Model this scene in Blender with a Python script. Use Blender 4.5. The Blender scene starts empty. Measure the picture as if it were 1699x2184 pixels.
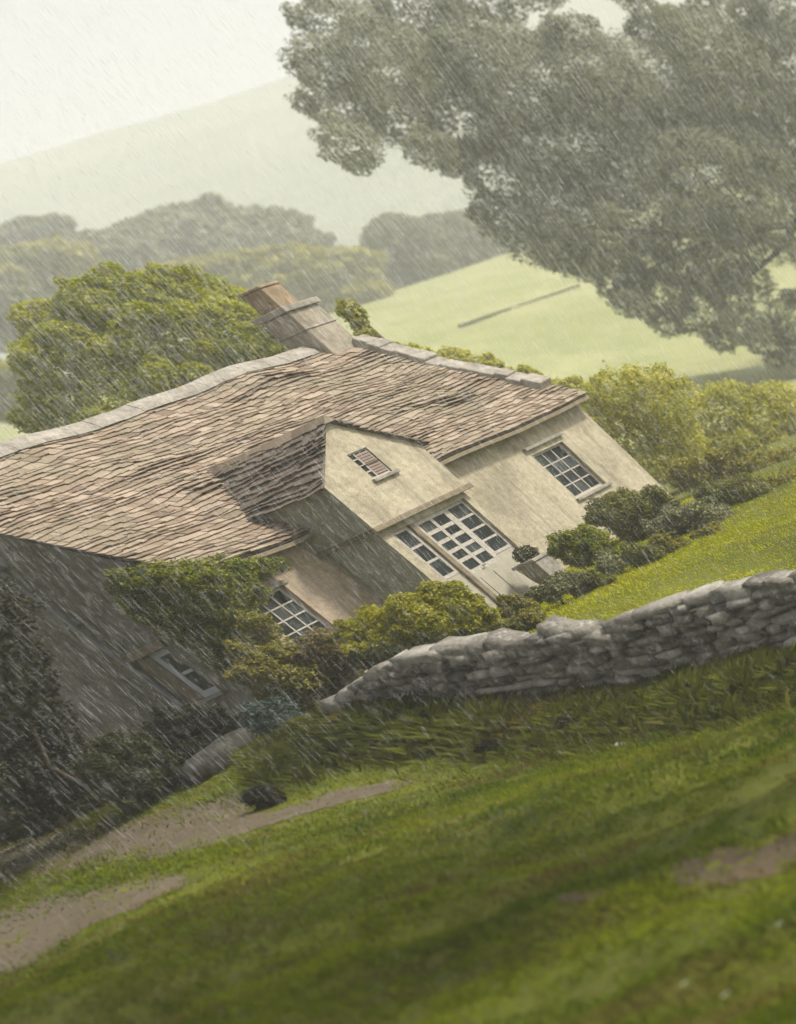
import bpy, math
import numpy as np

# ------------------------------------------------------------------ camera model
LENS_PX, PPX, PPY = 1460.6835, 2114.7112, 759.298     # focal length and principal point of a shifted lens
CR = [[0.5506257, -0.7574894, -0.3507436], [0.6388717, 0.1119767, 0.7611203], [0.5372655, 0.6431726, -0.5455958]]                                           # rows: right, up, forward
CR = np.array(CR)
K = 796 / 1699.0
def ray(px, py):
    return CR.T @ np.array([(px * K - PPX) / LENS_PX, -(py * K - PPY) / LENS_PX, 1.0])
def at(px, py, Y):
    d = ray(px, py); return d * (Y / d[1])
def m_per_px(Y): return Y / 5100.0
def project(P):
    c = np.asarray(P) @ CR.T
    return (PPX + LENS_PX * c[..., 0] / c[..., 2]) / K, (PPY - LENS_PX * c[..., 1] / c[..., 2]) / K, c[..., 2]

HAZE, SKY, SUN, EXPO, FSTOP, RAIN_N = .0011, .15, 4.0, 0.38, .56, 110000
scene = bpy.context.scene
COL = scene.collection
rng = np.random.default_rng(7)

# ------------------------------------------------------------------ noise
def _hash(i, j, s): 
    v = np.sin(i * 127.1 + j * 311.7 + s * 74.7) * 43758.5453
    return v - np.floor(v)
def vnoise(x, y, s=0):
    x = np.asarray(x, float); y = np.asarray(y, float)
    i = np.floor(x); j = np.floor(y); fx = x - i; fy = y - j
    fx = fx * fx * (3 - 2 * fx); fy = fy * fy * (3 - 2 * fy)
    a = _hash(i, j, s); b = _hash(i + 1, j, s); c = _hash(i, j + 1, s); d = _hash(i + 1, j + 1, s)
    return (a + (b - a) * fx) * (1 - fy) + (c + (d - c) * fx) * fy
def fbm(x, y, s=0, o=4):
    t = 0; a = .5
    for k in range(o):
        t = t + a * (vnoise(x * 2 ** k, y * 2 ** k, s + k) - .5) * 2; a *= .5
    return t

# ------------------------------------------------------------------ terrain height
def tps_fit(P, Z, lam=.02):
    P = np.array(P, float); n = len(P)
    r = np.hypot(P[:, None, 0] - P[None, :, 0], P[:, None, 1] - P[None, :, 1])
    U = np.where(r > 0, r * r * np.log(r + 1e-9), 0)
    A = np.zeros((n + 3, n + 3)); A[:n, :n] = U + lam * np.eye(n); A[:n, n] = 1; A[:n, n + 1:] = P; A[n, :n] = 1; A[n + 1:, :n] = P.T
    w = np.linalg.solve(A, np.concatenate([Z, np.zeros(3)]))
    def f(x, y):
        x = np.asarray(x, float); y = np.asarray(y, float); o = w[n] + w[n + 1] * x + w[n + 2] * y
        for k in range(n):
            r2 = (x - P[k, 0]) ** 2 + (y - P[k, 1]) ** 2
            o = o + w[k] * .5 * r2 * np.log(r2 + 1e-12)
        return o
    return f
front = [(0,1790,48),(0,1920,42),(0,2080,32),(0,2184,25),(540,1700,39),(400,1870,33),(900,1650,36),(1330,1590,33.5),
         (1699,1500,31.5),(690,1545,42),(1050,1530,38.2),(1400,1480,36),(1699,1420,34.5),(850,2184,19),(1699,2184,15),(1550,1860,20.5)]
fp = [at(*p) for p in front]
fp = [(p[0], p[1], p[2]) for p in fp] + [(0, 0, -3.2), (10, 0, -4.6), (-15, 0, -2.2), (-22, 30, -1.9), (9, 20, -5.0), (8, 34, -5.2), (-15, 46, -2.0), (-30, 10, -1.5), (25, 10, -6), (22, 34, -6)]
ZF = tps_fit([p[:2] for p in fp], [p[2] for p in fp])
HO = np.array([-3.0517, 47.0559, -2.616]); YAW = .7847; HL, HE, HR, DH, OV = 10.21, 3.03, 6.20, 3.33, .35
PX, PW, PD, PE, PA, PB = 3.36, 2.41, 1.37, 3.48, 4.43, 2.38
cy_, sy_ = math.cos(YAW), math.sin(YAW)
def H2W(x, y, z): return np.array([HO[0] + cy_ * x - sy_ * y, HO[1] + sy_ * x + cy_ * y, HO[2] + z])
def W2H(p):
    d = np.asarray(p) - HO
    return np.array([cy_ * d[0] + sy_ * d[1], -sy_ * d[0] + cy_ * d[1], d[2]])
back = [(1230,1335,39),(1699,1085,46),(1699,1228,38),(1500,1190,42)]
bp = [tuple(at(*p)) for p in back]
for x in (0, 5, 10):
    for y in (0, 6.6): bp.append(tuple(H2W(x, y, 0)))
bp += [(-1.7, 43, -2.62), (-4, 43, -2.58), (-7, 46, -2.4), (-12, 57, -2.2), (-12, 75, -1.2), (0, 75, -1.2), (8, 75, -2.4), (15, 70, -3.4), (16, 92, -3.2), (18, 112, -2.7), (27, 112, -3.2), (12, 55, -3.6), (10, 42, -4.2), (25, 50, -5)]
for p in [(1500,760,150),(1400,720,168),(1250,700,182),(1200,640,215),(1100,660,205),(1000,650,228),(1000,600,264)]: bp.append(tuple(at(*p)))
bp += [(-20, 120, 5), (0, 120, 4.4), (-40, 180, 12), (0, 180, 10.5), (60, 180, 3), (0, 260, 19), (31, 260, 14.2), (70, 260, 12), (-60, 260, 22), (130, 260, 9), (0, 330, 25), (150, 330, 20), (-150, 330, 30), (-150, 100, 4), (150, 100, -4), (-100, 40, 0), (100, 40, -6), (-60, 0, 0), (60, 0, -6)]
ZB = tps_fit([p[:2] for p in bp], [p[2] for p in bp])
WB = np.array([at(690,1545,42), at(1050,1530,38.2), at(1400,1480,36), at(1699,1420,34.5)])
WB = np.vstack([WB, WB[-1] + (WB[-1] - WB[-2]) * 2.2])
def ywall(x): 
    x = np.asarray(x, float); y = np.interp(x, WB[:, 0], WB[:, 1])
    y = np.where(x < WB[0, 0], WB[0, 1] - (x - WB[0, 0]) * .3, y)
    return np.where(x > WB[-1, 0], WB[-1, 1] + (x - WB[-1, 0]) * -.4, y)
def sstep(t): t = np.clip(t, 0, 1); return t * t * (3 - 2 * t)
def ground_z(x, y):
    x = np.asarray(x, float); y = np.asarray(y, float)
    xc = np.clip(x, -150, 150); yc = np.clip(y, -20, 330)
    sd = (y - ywall(x)) * .8
    wdt = .5 + np.maximum(0, WB[0, 0] - x) * .9 + np.maximum(0, x - 8) * .4
    t = sstep((sd + .1) / wdt)
    zf = ZF(np.clip(xc, -30, 30), np.clip(yc, -20, 60)); zb = ZB(xc, yc)
    near = np.exp(-(np.maximum(0, y - 15) / 25.0) ** 2)
    rip = (fbm(x * .55 + y * .12, y * .33 - x * .1, 3) * .42 + fbm(x * 1.6, y * .9, 9, 3) * .09) * np.clip((38 - y) / 12, 0, 1) * (1 - t)
    bank = .22 * np.exp(-((sd + 1.2) / .9) ** 2) * (1 - t)
    return zf * (1 - t) + zb * t + rip + bank * sstep((x - WB[0, 0] + .5) / 1.5)
def ground_hit(px, py, y0=8, y1=90):
    d = ray(px, py); ys = np.linspace(y0, y1, 1200); X = d[0] / d[1] * ys; Z = d[2] / d[1] * ys
    below = Z <= ground_z(X, ys)
    i = int(np.argmax(below)) if below.any() else len(ys) - 1
    return np.array([X[i], ys[i], ground_z(X[i], ys[i])])

# ------------------------------------------------------------------ mesh helpers
def np_mesh(name, V, F, mat, parent=None, smooth=False):
    """V (n,3); F (m,k) faces of equal size"""
    me = bpy.data.meshes.new(name); V = np.asarray(V, np.float32); F = np.asarray(F, np.int32)
    me.vertices.add(len(V)); me.vertices.foreach_set('co', V.ravel())
    m, k = F.shape
    me.loops.add(m * k); me.loops.foreach_set('vertex_index', F.ravel())
    me.polygons.add(m); me.polygons.foreach_set('loop_start', np.arange(0, m * k, k, dtype=np.int32))
    me.update(calc_edges=True); me.validate()
    if smooth: me.polygons.foreach_set('use_smooth', np.ones(len(me.polygons), bool))
    me.materials.append(mat)
    o = bpy.data.objects.new(name, me); COL.objects.link(o)
    if parent is not None: o.parent = parent
    return o
class MB:
    def __init__(s): s.v = []; s.f = []
    def add(s, vs, fs):
        b = len(s.v); s.v += [tuple(map(float, p)) for p in vs]; s.f += [tuple(b + i for i in f) for f in fs]
    def quad(s, a, b, c, d): s.add([a, b, c, d], [(0, 1, 2, 3)])
    def hexa(s, p): s.add(p, [(0,3,2,1),(4,5,6,7),(0,1,5,4),(1,2,6,5),(2,3,7,6),(3,0,4,7)])
    def box(s, x0, x1, y0, y1, z0, z1, M=None):
        p = [(x0,y0,z0),(x1,y0,z0),(x1,y1,z0),(x0,y1,z0),(x0,y0,z1),(x1,y0,z1),(x1,y1,z1),(x0,y1,z1)]
        s.hexa([M(*q) for q in p] if M else p)
    def tube(s, pts, rad, n=8, cap=True):
        pts = [np.array(p, float) for p in pts]; rings = []
        for i, p in enumerate(pts):
            t = pts[min(i + 1, len(pts) - 1)] - pts[max(i - 1, 0)]; t /= np.linalg.norm(t) + 1e-9
            u = np.cross(t, [0.3, 1, 0.1]); u /= np.linalg.norm(u); w = np.cross(t, u)
            rings.append([p + rad[i] * (math.cos(a) * u + math.sin(a) * w) for a in np.linspace(0, 2 * math.pi, n, endpoint=False)])
        vs = [q for r in rings for q in r]; fs = []
        for i in range(len(pts) - 1):
            for k in range(n): fs.append((i*n+k, i*n+(k+1)%n, (i+1)*n+(k+1)%n, (i+1)*n+k))
        if cap: fs += [tuple(range(n))[::-1], tuple((len(pts)-1)*n + k for k in range(n))]
        s.add(vs, fs)
    def build(s, name, mat, parent=None, smooth=False, bevel=0):
        me = bpy.data.meshes.new(name); me.from_pydata(s.v, [], s.f); me.update()
        if smooth: me.polygons.foreach_set('use_smooth', np.ones(len(me.polygons), bool))
        me.materials.append(mat); o = bpy.data.objects.new(name, me); COL.objects.link(o)
        if parent is not None: o.parent = parent
        if bevel:
            b = o.modifiers.new('Bevel', 'BEVEL'); b.width = bevel; b.segments = 2; b.limit_method = 'ANGLE'
        return o
def tag(o, label=None, cat=None, group=None, kind=None):
    if label: o['label'] = label
    if cat: o['category'] = cat
    if group: o['group'] = group
    if kind: o['kind'] = kind
    return o
def empty(name, loc, label, cat, group=None, rz=0):
    o = bpy.data.objects.new(name, None); COL.objects.link(o); o.location = tuple(map(float, loc)); o.rotation_euler = (0, 0, rz)
    return tag(o, label, cat, group)

# ------------------------------------------------------------------ materials
class NT:
    def __init__(s, name):
        s.m = bpy.data.materials.new(name); s.m.use_nodes = True; s.t = s.m.node_tree; s.t.nodes.clear()
        s.out = s.t.nodes.new('ShaderNodeOutputMaterial')
    def n(s, typ, **kw):
        x = s.t.nodes.new(typ)
        for k, v in kw.items():
            if k.startswith('i_'): x.inputs[k[2:].replace('_', ' ')].default_value = v
            else: setattr(x, k, v)
        return x
    def l(s, a, b): s.t.links.new(a, b)
    def noise(s, scale, detail=4, rough=.55, vec=None, dist=0):
        x = s.n('ShaderNodeTexNoise'); x.inputs['Scale'].default_value = scale; x.inputs['Detail'].default_value = detail
        x.inputs['Roughness'].default_value = rough; x.inputs['Distortion'].default_value = dist
        if vec is not None: s.l(vec, x.inputs['Vector'])
        return x.outputs['Fac']
    def ramp(s, fac, stops):
        r = s.n('ShaderNodeValToRGB'); e = r.color_ramp.elements
        while len(e) < len(stops): e.new(.5)
        for k, (p, c) in enumerate(stops): e[k].position = p; e[k].color = (*c, 1) if len(c) == 3 else c
        s.l(fac, r.inputs['Fac']); return r.outputs['Color']
    def mix(s, fac, a, b, mode='MIX'):
        x = s.n('ShaderNodeMix', data_type='RGBA', blend_type=mode)
        for v, i in ((fac, 0), (a, 6), (b, 7)):
            if hasattr(v, 'links') or hasattr(v, 'is_linked'): s.l(v, x.inputs[i])
            else: x.inputs[i].default_value = v if i == 0 else (*v, 1)
        return x.outputs[2]
    def coord(s, which='Object', scale=None):
        c = s.n('ShaderNodeTexCoord').outputs[which]
        if scale:
            mp = s.n('ShaderNodeMapping'); mp.inputs['Scale'].default_value = scale; s.l(c, mp.inputs['Vector']); c = mp.outputs['Vector']
        return c
    def island(s): return s.n('ShaderNodeNewGeometry').outputs['Random Per Island']
    def bsdf(s, col, rough=.9, bump=None, bstr=.5, bdist=.02, spec=.3):
        b = s.n('ShaderNodeBsdfPrincipled'); b.inputs['Roughness'].default_value = rough; b.inputs['Specular IOR Level'].default_value = spec
        if hasattr(col, 'is_linked'): s.l(col, b.inputs['Base Color'])
        else: b.inputs['Base Color'].default_value = (*col, 1)
        if bump is not None:
            k = s.n('ShaderNodeBump'); k.inputs['Strength'].default_value = bstr; k.inputs['Distance'].default_value = bdist
            s.l(bump, k.inputs['Height']); s.l(k.outputs['Normal'], b.inputs['Normal'])
        s.b = b; return b.outputs['BSDF']
    def done(s, sh): s.l(sh, s.out.inputs['Surface']); return s.m
def leaf_mat(name, a, b, c=None, scale=.8, trans=.35):
    t = NT(name); n = t.noise(scale, 3, vec=t.coord('Object')); col = t.ramp(n, [(.35, a), (.65, b)])
    if c: col = t.mix(t.ramp(t.island(), [(.55, (0, 0, 0)), (.95, (1, 1, 1))]), col, c)
    v = t.n('ShaderNodeHueSaturation'); v.inputs['Saturation'].default_value = 1
    mr = t.n('ShaderNodeMapRange'); mr.inputs['To Min'].default_value = .65; mr.inputs['To Max'].default_value = 1.35
    t.l(t.island(), mr.inputs['Value']); t.l(mr.outputs['Result'], v.inputs['Value']); t.l(col, v.inputs['Color'])
    col = v.outputs['Color']
    sh = t.bsdf(col, .65, spec=.25); tr = t.n('ShaderNodeBsdfTranslucent'); t.l(col, tr.inputs['Color'])
    mx = t.n('ShaderNodeMixShader'); mx.inputs[0].default_value = trans; t.l(sh, mx.inputs[1]); t.l(tr.outputs[0], mx.inputs[2])
    return t.done(mx.outputs[0])
def stone_mat(name, a, b, stain, sc=2.0, bump=.5, fine=40, moss=None):
    t = NT(name); co = t.coord('Object')
    n1 = t.noise(sc, 6, .6, co); n2 = t.noise(fine, 4, .7, co); col = t.ramp(n1, [(.3, a), (.7, b)])
    n3 = t.noise(sc * .45, 5, .65, co, .6); col = t.mix(t.ramp(n3, [(.46, (0, 0, 0)), (.70, (.95, .95, .95))]), col, stain)
    col = t.mix(.6, col, t.ramp(n2, [(.3, (.3, .3, .3)), (.7, (.75, .75, .75))]), 'OVERLAY')
    n6 = t.noise(9, 4, .65, co); col = t.mix(.55, col, t.ramp(n6, [(.32, (.32, .32, .32)), (.68, (.72, .72, .72))]), 'OVERLAY')
    n5 = t.noise(2.2, 5, .6, t.coord('Object', (2.4, 2.4, .22))); col = t.mix(t.ramp(n5, [(.50, (0, 0, 0)), (.72, (.7, .7, .7))]), col, tuple(q * .72 for q in stain))
    if moss:
        n4 = t.noise(sc * 1.3, 5, .7, t.coord('Object', (1, 1, .6))); col = t.mix(t.ramp(n4, [(.56, (0, 0, 0)), (.7, (1, 1, 1))]), col, moss)
    return t.done(t.bsdf(col, .92, n2, bump, .012, .2))
def tile_mat(name, cols, moss):
    t = NT(name); co = t.coord('Object'); isl = t.island()
    col = t.ramp(isl, [(0, tuple(q * .72 for q in cols[0])), (.2, cols[0]), (.5, cols[1]), (.85, cols[2]), (1, tuple(q * 1.12 for q in cols[2]))])
    n = t.noise(1.1, 5, .6, co); col = t.mix(t.ramp(n, [(.45, (0, 0, 0)), (.7, (.75, .75, .75))]), col, moss)
    f = t.noise(30, 4, .7, co); col = t.mix(.4, col, t.ramp(f, [(.3, (.3, .3, .3)), (.7, (.75, .75, .75))]), 'OVERLAY')
    return t.done(t.bsdf(col, .9, f, .6, .015, .25))
def plain(name, c, rough=.6, var=.15, sc=6, spec=.3):
    t = NT(name); n = t.noise(sc, 4, .6, t.coord('Object')); lo = tuple(x * (1 - var) for x in c); hi = tuple(min(1, x * (1 + var)) for x in c)
    return t.done(t.bsdf(t.ramp(n, [(.3, lo), (.7, hi)]), rough, n, .2, .01, spec))
M = {}
M['plaster'] = stone_mat('plaster', (.37, .322, .235), (.45, .397, .29), (.255, .22, .155), 1.6, 1.0, 38)
M['plaster_rose'] = stone_mat('plaster_rose', (.35, .275, .205), (.43, .345, .265), (.28, .225, .165), 1.3, .7, 45)
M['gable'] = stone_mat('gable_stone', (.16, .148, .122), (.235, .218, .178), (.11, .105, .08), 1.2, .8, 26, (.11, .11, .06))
M['shade_flank'] = stone_mat('shade_grey_plaster', (.36, .36, .30), (.44, .435, .37), (.27, .275, .22), 1.6, .8, 32)  # porch plaster greyed, putting the side wall's shade into its colour
M['rubble'] = None
def rubble():
    t = NT('rubble'); co = t.coord('Object'); isl = t.island()
    col = t.ramp(isl, [(0, (.12, .108, .09)), (.35, (.26, .236, .20)), (.7, (.34, .31, .265)), (1, (.50, .465, .41))])
    n = t.noise(7, 6, .7, co); col = t.mix(t.ramp(n, [(.52, (0, 0, 0)), (.66, (.9, .9, .9))]), col, (.44, .42, .375))
    n2 = t.noise(3, 5, .7, co); col = t.mix(t.ramp(n2, [(.55, (0, 0, 0)), (.7, (.8, .8, .8))]), col, (.11, .11, .055))
    f = t.noise(26, 5, .75, co)
    col = t.mix(.6, col, t.ramp(t.noise(14, 5, .7, co), [(.32, (.28, .28, .28)), (.68, (.74, .74, .74))]), 'OVERLAY')
    return t.done(t.bsdf(col, .95, f, 1.0, .05, .2))
M['rubble'] = rubble()
M['tile'] = tile_mat('stone_slate', [(.205, .152, .108), (.262, .20, .145), (.325, .255, .19), (.232, .177, .126)], (.21, .185, .125))
M['tile_dark'] = tile_mat('porch_slate', [(.125, .10, .08), (.155, .125, .10), (.18, .147, .118), (.14, .112, .09)], (.13, .115, .088))
M['coping'] = stone_mat('coping_stone', (.25, .225, .19), (.35, .32, .275), (.19, .17, .14), 3, .5, 40)
M['chimney'] = stone_mat('chimney_stone', (.27, .235, .185), (.36, .315, .25), (.20, .175, .135), 3.5, .7, 30)
M['brick'] = stone_mat('chimney_brick', (.26, .185, .11), (.34, .25, .16), (.15, .12, .085), 5, .6, 30)
M['frame'] = plain('painted_frame', (.40, .365, .32), .6, .25, 18)
M['frame_grey'] = plain('grey_blue_frame', (.42, .44, .47), .5, .1)
M['timber'] = plain('weathered_timber', (.20, .16, .105), .8, .25, 9)
M['door_panel'] = plain('door_panel', (.36, .33, .26), .6, .12)
M['shutter'] = plain('faded_shutter', (.27, .20, .17), .7, .15, 14)
def glass():
    t = NT('window_glass'); n = t.island(); return t.done(t.bsdf(t.ramp(n, [(0, (.006, .008, .008)), (.6, (.022, .028, .028)), (1, (.06, .068, .064))]), .25, None, spec=.22))
M['glass'] = glass()
M['pipe'] = plain('pale_pipe', (.24, .26, .28), .4, .1)
M['bark'] = stone_mat('bark', (.08, .065, .045), (.13, .105, .08), (.07, .075, .05), 6, .9, 25)
M['granite'] = stone_mat('granite', (.04, .038, .032), (.075, .071, .06), (.026, .027, .018), 4, 1.0, 18)
M['petal'] = plain('petal', (.36, .37, .26), .6, .03)
M['stem'] = plain('stem', (.10, .15, .04), .7)

# ------------------------------------------------------------------ leaves
def blob_dirs(n, r):
    d = r.normal(size=(n, 3)); return d / np.linalg.norm(d, axis=1, keepdims=True)
def dnoise(d, s, f=2.2):
    return (np.sin(f * 1.7 * d[:, 0] + s) * np.sin(f * 2.1 * d[:, 1] + 1.7 * s) + np.sin(f * 2.9 * d[:, 2] + 2.3 * s) * np.sin(f * 2.3 * d[:, 0] - s)
            + .6 * np.sin(f * 5.1 * d[:, 1] + 3.1 * s) * np.sin(f * 4.7 * d[:, 2] + .7 * s)) / 2.2
def leaf_mesh(lobes, n, size, seed, rough=.22, cull=.72, up=.35, aspect=.6, depth=.16, clump=1):
    r = np.random.default_rng(seed); L = np.array(lobes, float)           # cx cy cz rx ry rz
    area = (L[:, 3] * L[:, 4] * L[:, 5]) ** (2 / 3); k = r.choice(len(L), n, p=area / area.sum())
    d = blob_dirs(n, r); rad = 1 + rough * dnoise(d, k * 1.37 + seed) + rough * .7 * dnoise(d, k * 2.1 + seed, 6) - np.abs(r.normal(0, depth, n))
    P = L[k, :3] + d * L[k, 3:6] * rad[:, None]
    keep = np.ones(n, bool)
    for i in range(len(L)):
        q = ((P - L[i, :3]) / L[i, 3:6]); keep &= ~(((q * q).sum(1) < cull * cull) & (k != i))
    P = P[keep]; d = d[keep]; n = len(P)
    nn = d * .7 + r.normal(size=(n, 3)) * .55 + np.array([0, 0, up]); nn /= np.linalg.norm(nn, axis=1, keepdims=True)
    t = np.cross(nn, r.normal(size=(n, 3))); t /= np.linalg.norm(t, axis=1, keepdims=True); b = np.cross(nn, t)
    s = size * r.uniform(.6, 1.35, n)[:, None]
    V = np.stack([P - t * s * .5, P + b * s * aspect * .5 + nn * s * .06, P + t * s * .5 - nn * s * .12, P - b * s * aspect * .5 + nn * s * .06], 1).reshape(-1, 3)
    F = np.arange(4 * n).reshape(n, 4)
    return V, F
def local_m(c):
    c = np.asarray(c, float); a = np.array(project(c)[:2]); b = np.array(project(c + [.1, 0, 0])[:2]) - a; e = np.array(project(c + [0, 0, .1])[:2]) - a
    return .1 / math.sqrt(abs(b[0] * e[1] - b[1] * e[0]))
def px_lobes(lst, Y, jit=0, seed=1, depth=1.0):
    """(px, py, radius px[, Y]) -> world ellipsoids"""
    r = np.random.default_rng(seed); out = []
    for q in lst:
        y = (q[3] if len(q) > 3 else Y) + r.uniform(-jit, jit); c = at(q[0], q[1], y); R = q[2] * local_m(c)
        out.append((*c, R, R * depth, R))
    return out
def wood(mb, base, top, r0, limbs, seed, lo=.35):
    r = np.random.default_rng(seed); base = np.array(base, float); top = np.array(top, float); pts = []; rad = []
    for i in range(7):
        t = i / 6; pts.append(base + (top - base) * t + np.append(r.normal(0, .04, 2) * np.linalg.norm(top - base) * .5 * (0 < i < 6), 0)); rad.append(r0 * (1.35 if i == 0 else 1 - .75 * t))
    mb.tube(pts, rad, 9)
    for q in limbs:
        q = np.array(q, float); s = r.uniform(lo, max(.8, lo + .1)); a = pts[0] + (pts[-1] - pts[0]) * s; mid = a * .5 + q * .5 + np.array([0, 0, -.06 * np.linalg.norm(q - a)]) + r.normal(0, .05, 3)
        rr = r0 * (.5 - .25 * s); mb.tube([a, a * .7 + mid * .3, mid, mid * .45 + q * .55, q], [rr, rr * .9, rr * .7, rr * .45, rr * .15], 6)
def plant(name, label, cat, lobes, n, size, mat, seed, group=None, trunk=0, base=None, part='foliage', stem='stem', **kw):
    L = np.array(lobes); c = L[:, :3].mean(0)
    if base is None: base = (c[0], c[1], float(ground_z(c[0], c[1])))
    root = empty(name, base, label, cat, group); b = np.array(base, float)
    lo = kw.pop('limb_lo', .35); sp = kw.pop('sprays', 4); g = np.random.default_rng(seed + 900); ext = list(map(tuple, lobes))
    for q in lobes:
        for _ in range(sp):
            d = g.normal(size=3); d[2] = abs(d[2]) * .8; d /= np.linalg.norm(d); k = g.uniform(.16, .38); ext.append((*(np.array(q[:3]) + d * np.array(q[3:6]) * g.uniform(.85, 1.12)), *(np.array(q[3:6]) * k)))
    V, F = leaf_mesh(ext, n, size, seed, **kw); np_mesh(part, V - b, F, mat, root)
    mb = MB(); r = np.random.default_rng(seed + 5)
    tops = [L[i, :3] - b for i in r.permutation(len(L))[:9]]
    hi = np.array([c[0], c[1], max(c[2], base[2] + .1)]) - b
    wood(mb, (0, 0, -.15), hi, trunk or max(.02, .05 * np.linalg.norm(hi)), tops, seed, lo); mb.build(stem, M['bark'], root, smooth=True)
    return root

# ------------------------------------------------------------------ ground sheets
def axis(lo, f0, f1, hi, step, grow):
    a = list(np.arange(f0, f1, step)); s = step; x = f0
    pre = []
    while x > lo: s *= grow; x -= s; pre.append(max(x, lo))
    s = step; x = a[-1]; post = []
    while x < hi: s *= grow; x += s; post.append(min(x, hi))
    return np.array(sorted(set(np.round(pre + a + post, 4))))
def grid_mesh(name, xs, ys, zf, mat, smooth=True, keep=None):
    X, Y = np.meshgrid(xs, ys); Z = zf(X, Y); nx = len(xs); ny = len(ys)
    V = np.stack([X, Y, Z], -1).reshape(-1, 3)
    i, j = np.meshgrid(np.arange(nx - 1), np.arange(ny - 1)); a = (j * nx + i).ravel()
    F = np.stack([a, a + 1, a + nx + 1, a + nx], 1)
    if keep is not None: F = F[keep(X, Y)[:-1, :-1].ravel()]; 
    if keep is not None:
        u, inv = np.unique(F, return_inverse=True); V = V[u]; F = inv.reshape(-1, 4)
    return np_mesh(name, V, F, mat, None, smooth)
def ground_mat():
    t = NT('turf'); co = t.coord('Object'); n1 = t.noise(.35, 6, .6, co, .4); n2 = t.noise(3.5, 5, .65, co); n3 = t.noise(.05, 4, .6, co)
    col = t.ramp(n1, [(.32, (.05, .06, .008)), (.5, (.09, .10, .012)), (.7, (.14, .145, .02))])
    col = t.mix(t.ramp(n2, [(.5, (0, 0, 0)), (.75, (.6, .6, .6))]), col, (.085, .065, .03))
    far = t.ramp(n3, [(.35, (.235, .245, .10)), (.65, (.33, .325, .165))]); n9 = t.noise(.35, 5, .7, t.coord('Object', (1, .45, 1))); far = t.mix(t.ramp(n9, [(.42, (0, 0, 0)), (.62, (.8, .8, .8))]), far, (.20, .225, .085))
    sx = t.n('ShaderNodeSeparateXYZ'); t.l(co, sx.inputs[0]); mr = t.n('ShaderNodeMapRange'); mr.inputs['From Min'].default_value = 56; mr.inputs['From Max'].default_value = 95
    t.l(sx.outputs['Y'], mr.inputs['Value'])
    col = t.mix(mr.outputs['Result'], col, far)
    return t.done(t.bsdf(col, .95, n2, .6, .05, .1))
M['turf'] = ground_mat()
xs = axis(-420, -13, 13, 420, .22, 1.13); ys = axis(-55, 9, 60, 335, .22, 1.1)
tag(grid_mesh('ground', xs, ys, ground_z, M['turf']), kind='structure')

def poly_world(pts): return np.array([ground_hit(*p)[:2] for p in pts])
def inside(x, y, P):
    c = np.zeros(np.shape(x), bool); n = len(P)
    for i in range(n):
        x0, y0 = P[i]; x1, y1 = P[(i + 1) % n]
        cond = (y0 > y) != (y1 > y)
        with np.errstate(divide='ignore', invalid='ignore'): c ^= cond & (x < (x1 - x0) * (y - y0) / (y1 - y0 + 1e-12) + x0)
    return c
def z7(pts): return [(x * .5023, y * .5023 + 1621.5) for x, y in pts]
PATH1 = poly_world(z7([(-160,415),(0,380),(280,312),(600,250),(930,160),(1060,142),(1085,180),(1000,255),(1180,225),(1400,150),(1699,95),(1699,130),(1350,225),(1080,300),(860,385),(620,425),(440,445),(280,490),(0,480),(-160,520)]))
PATH2 = poly_world(z7([(-160,680),(0,632),(150,602),(450,542),(700,500),(870,488),(800,540),(700,582),(560,652),(350,732),(200,822),(0,932),(-160,1010)]))
SOIL = poly_world([(1395,1880),(1440,1862),(1530,1842),(1620,1818),(1760,1760),(1790,1800),(1650,1868),(1540,1895),(1450,1900)])
SOIL2 = poly_world([(1165,1935),(1230,1915),(1300,1900),(1270,1935),(1200,1955)])
def jit(x, y, a, f): return x + a * fbm(x * f, y * f, 21), y + a * 2.2 * fbm(x * f, y * f, 31)
def in_path(x, y):
    a, b = jit(x, y, .22, 1.3); a, b = jit(a, b, .10, 6.0); return inside(a, b, PATH1) | inside(a, b, PATH2)
def in_soil(x, y):
    a, b = jit(x, y, .14, 2.6); return inside(a, b, SOIL) | inside(a, b, SOIL2)
def dirt_mat(name, a, b, c):
    t = NT(name); co = t.coord('Object'); n = t.noise(1.6, 6, .65, co); f = t.noise(28, 5, .7, co); g = t.noise(5, 4, .6, co)
    col = t.ramp(n, [(.3, a), (.7, b)]); col = t.mix(t.ramp(g, [(.5, (0, 0, 0)), (.72, (.7, .7, .7))]), col, c)
    col = t.mix(.5, col, t.ramp(f, [(.3, (.3, .3, .3)), (.7, (.75, .75, .75))]), 'OVERLAY')
    return t.done(t.bsdf(col, .9, f, .8, .02, .25))
M['dirt'] = dirt_mat('path_dirt', (.088, .068, .043), (.128, .10, .066), (.062, .05, .034))
M['soil'] = dirt_mat('bare_soil', (.075, .052, .03), (.115, .082, .05), (.05, .037, .02))
pxs = np.arange(-11, 4, .07); pys = np.arange(20, 58, .11)
tag(grid_mesh('path', pxs, pys, lambda x, y: ground_z(x, y) + .012, M['dirt'], True, in_path), kind='structure')
tag(grid_mesh('bare_soil', np.arange(-4, 2.5, .05), np.arange(11, 30, .08), lambda x, y: ground_z(x, y) + .012, M['soil'], True, in_soil), kind='structure')

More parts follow.
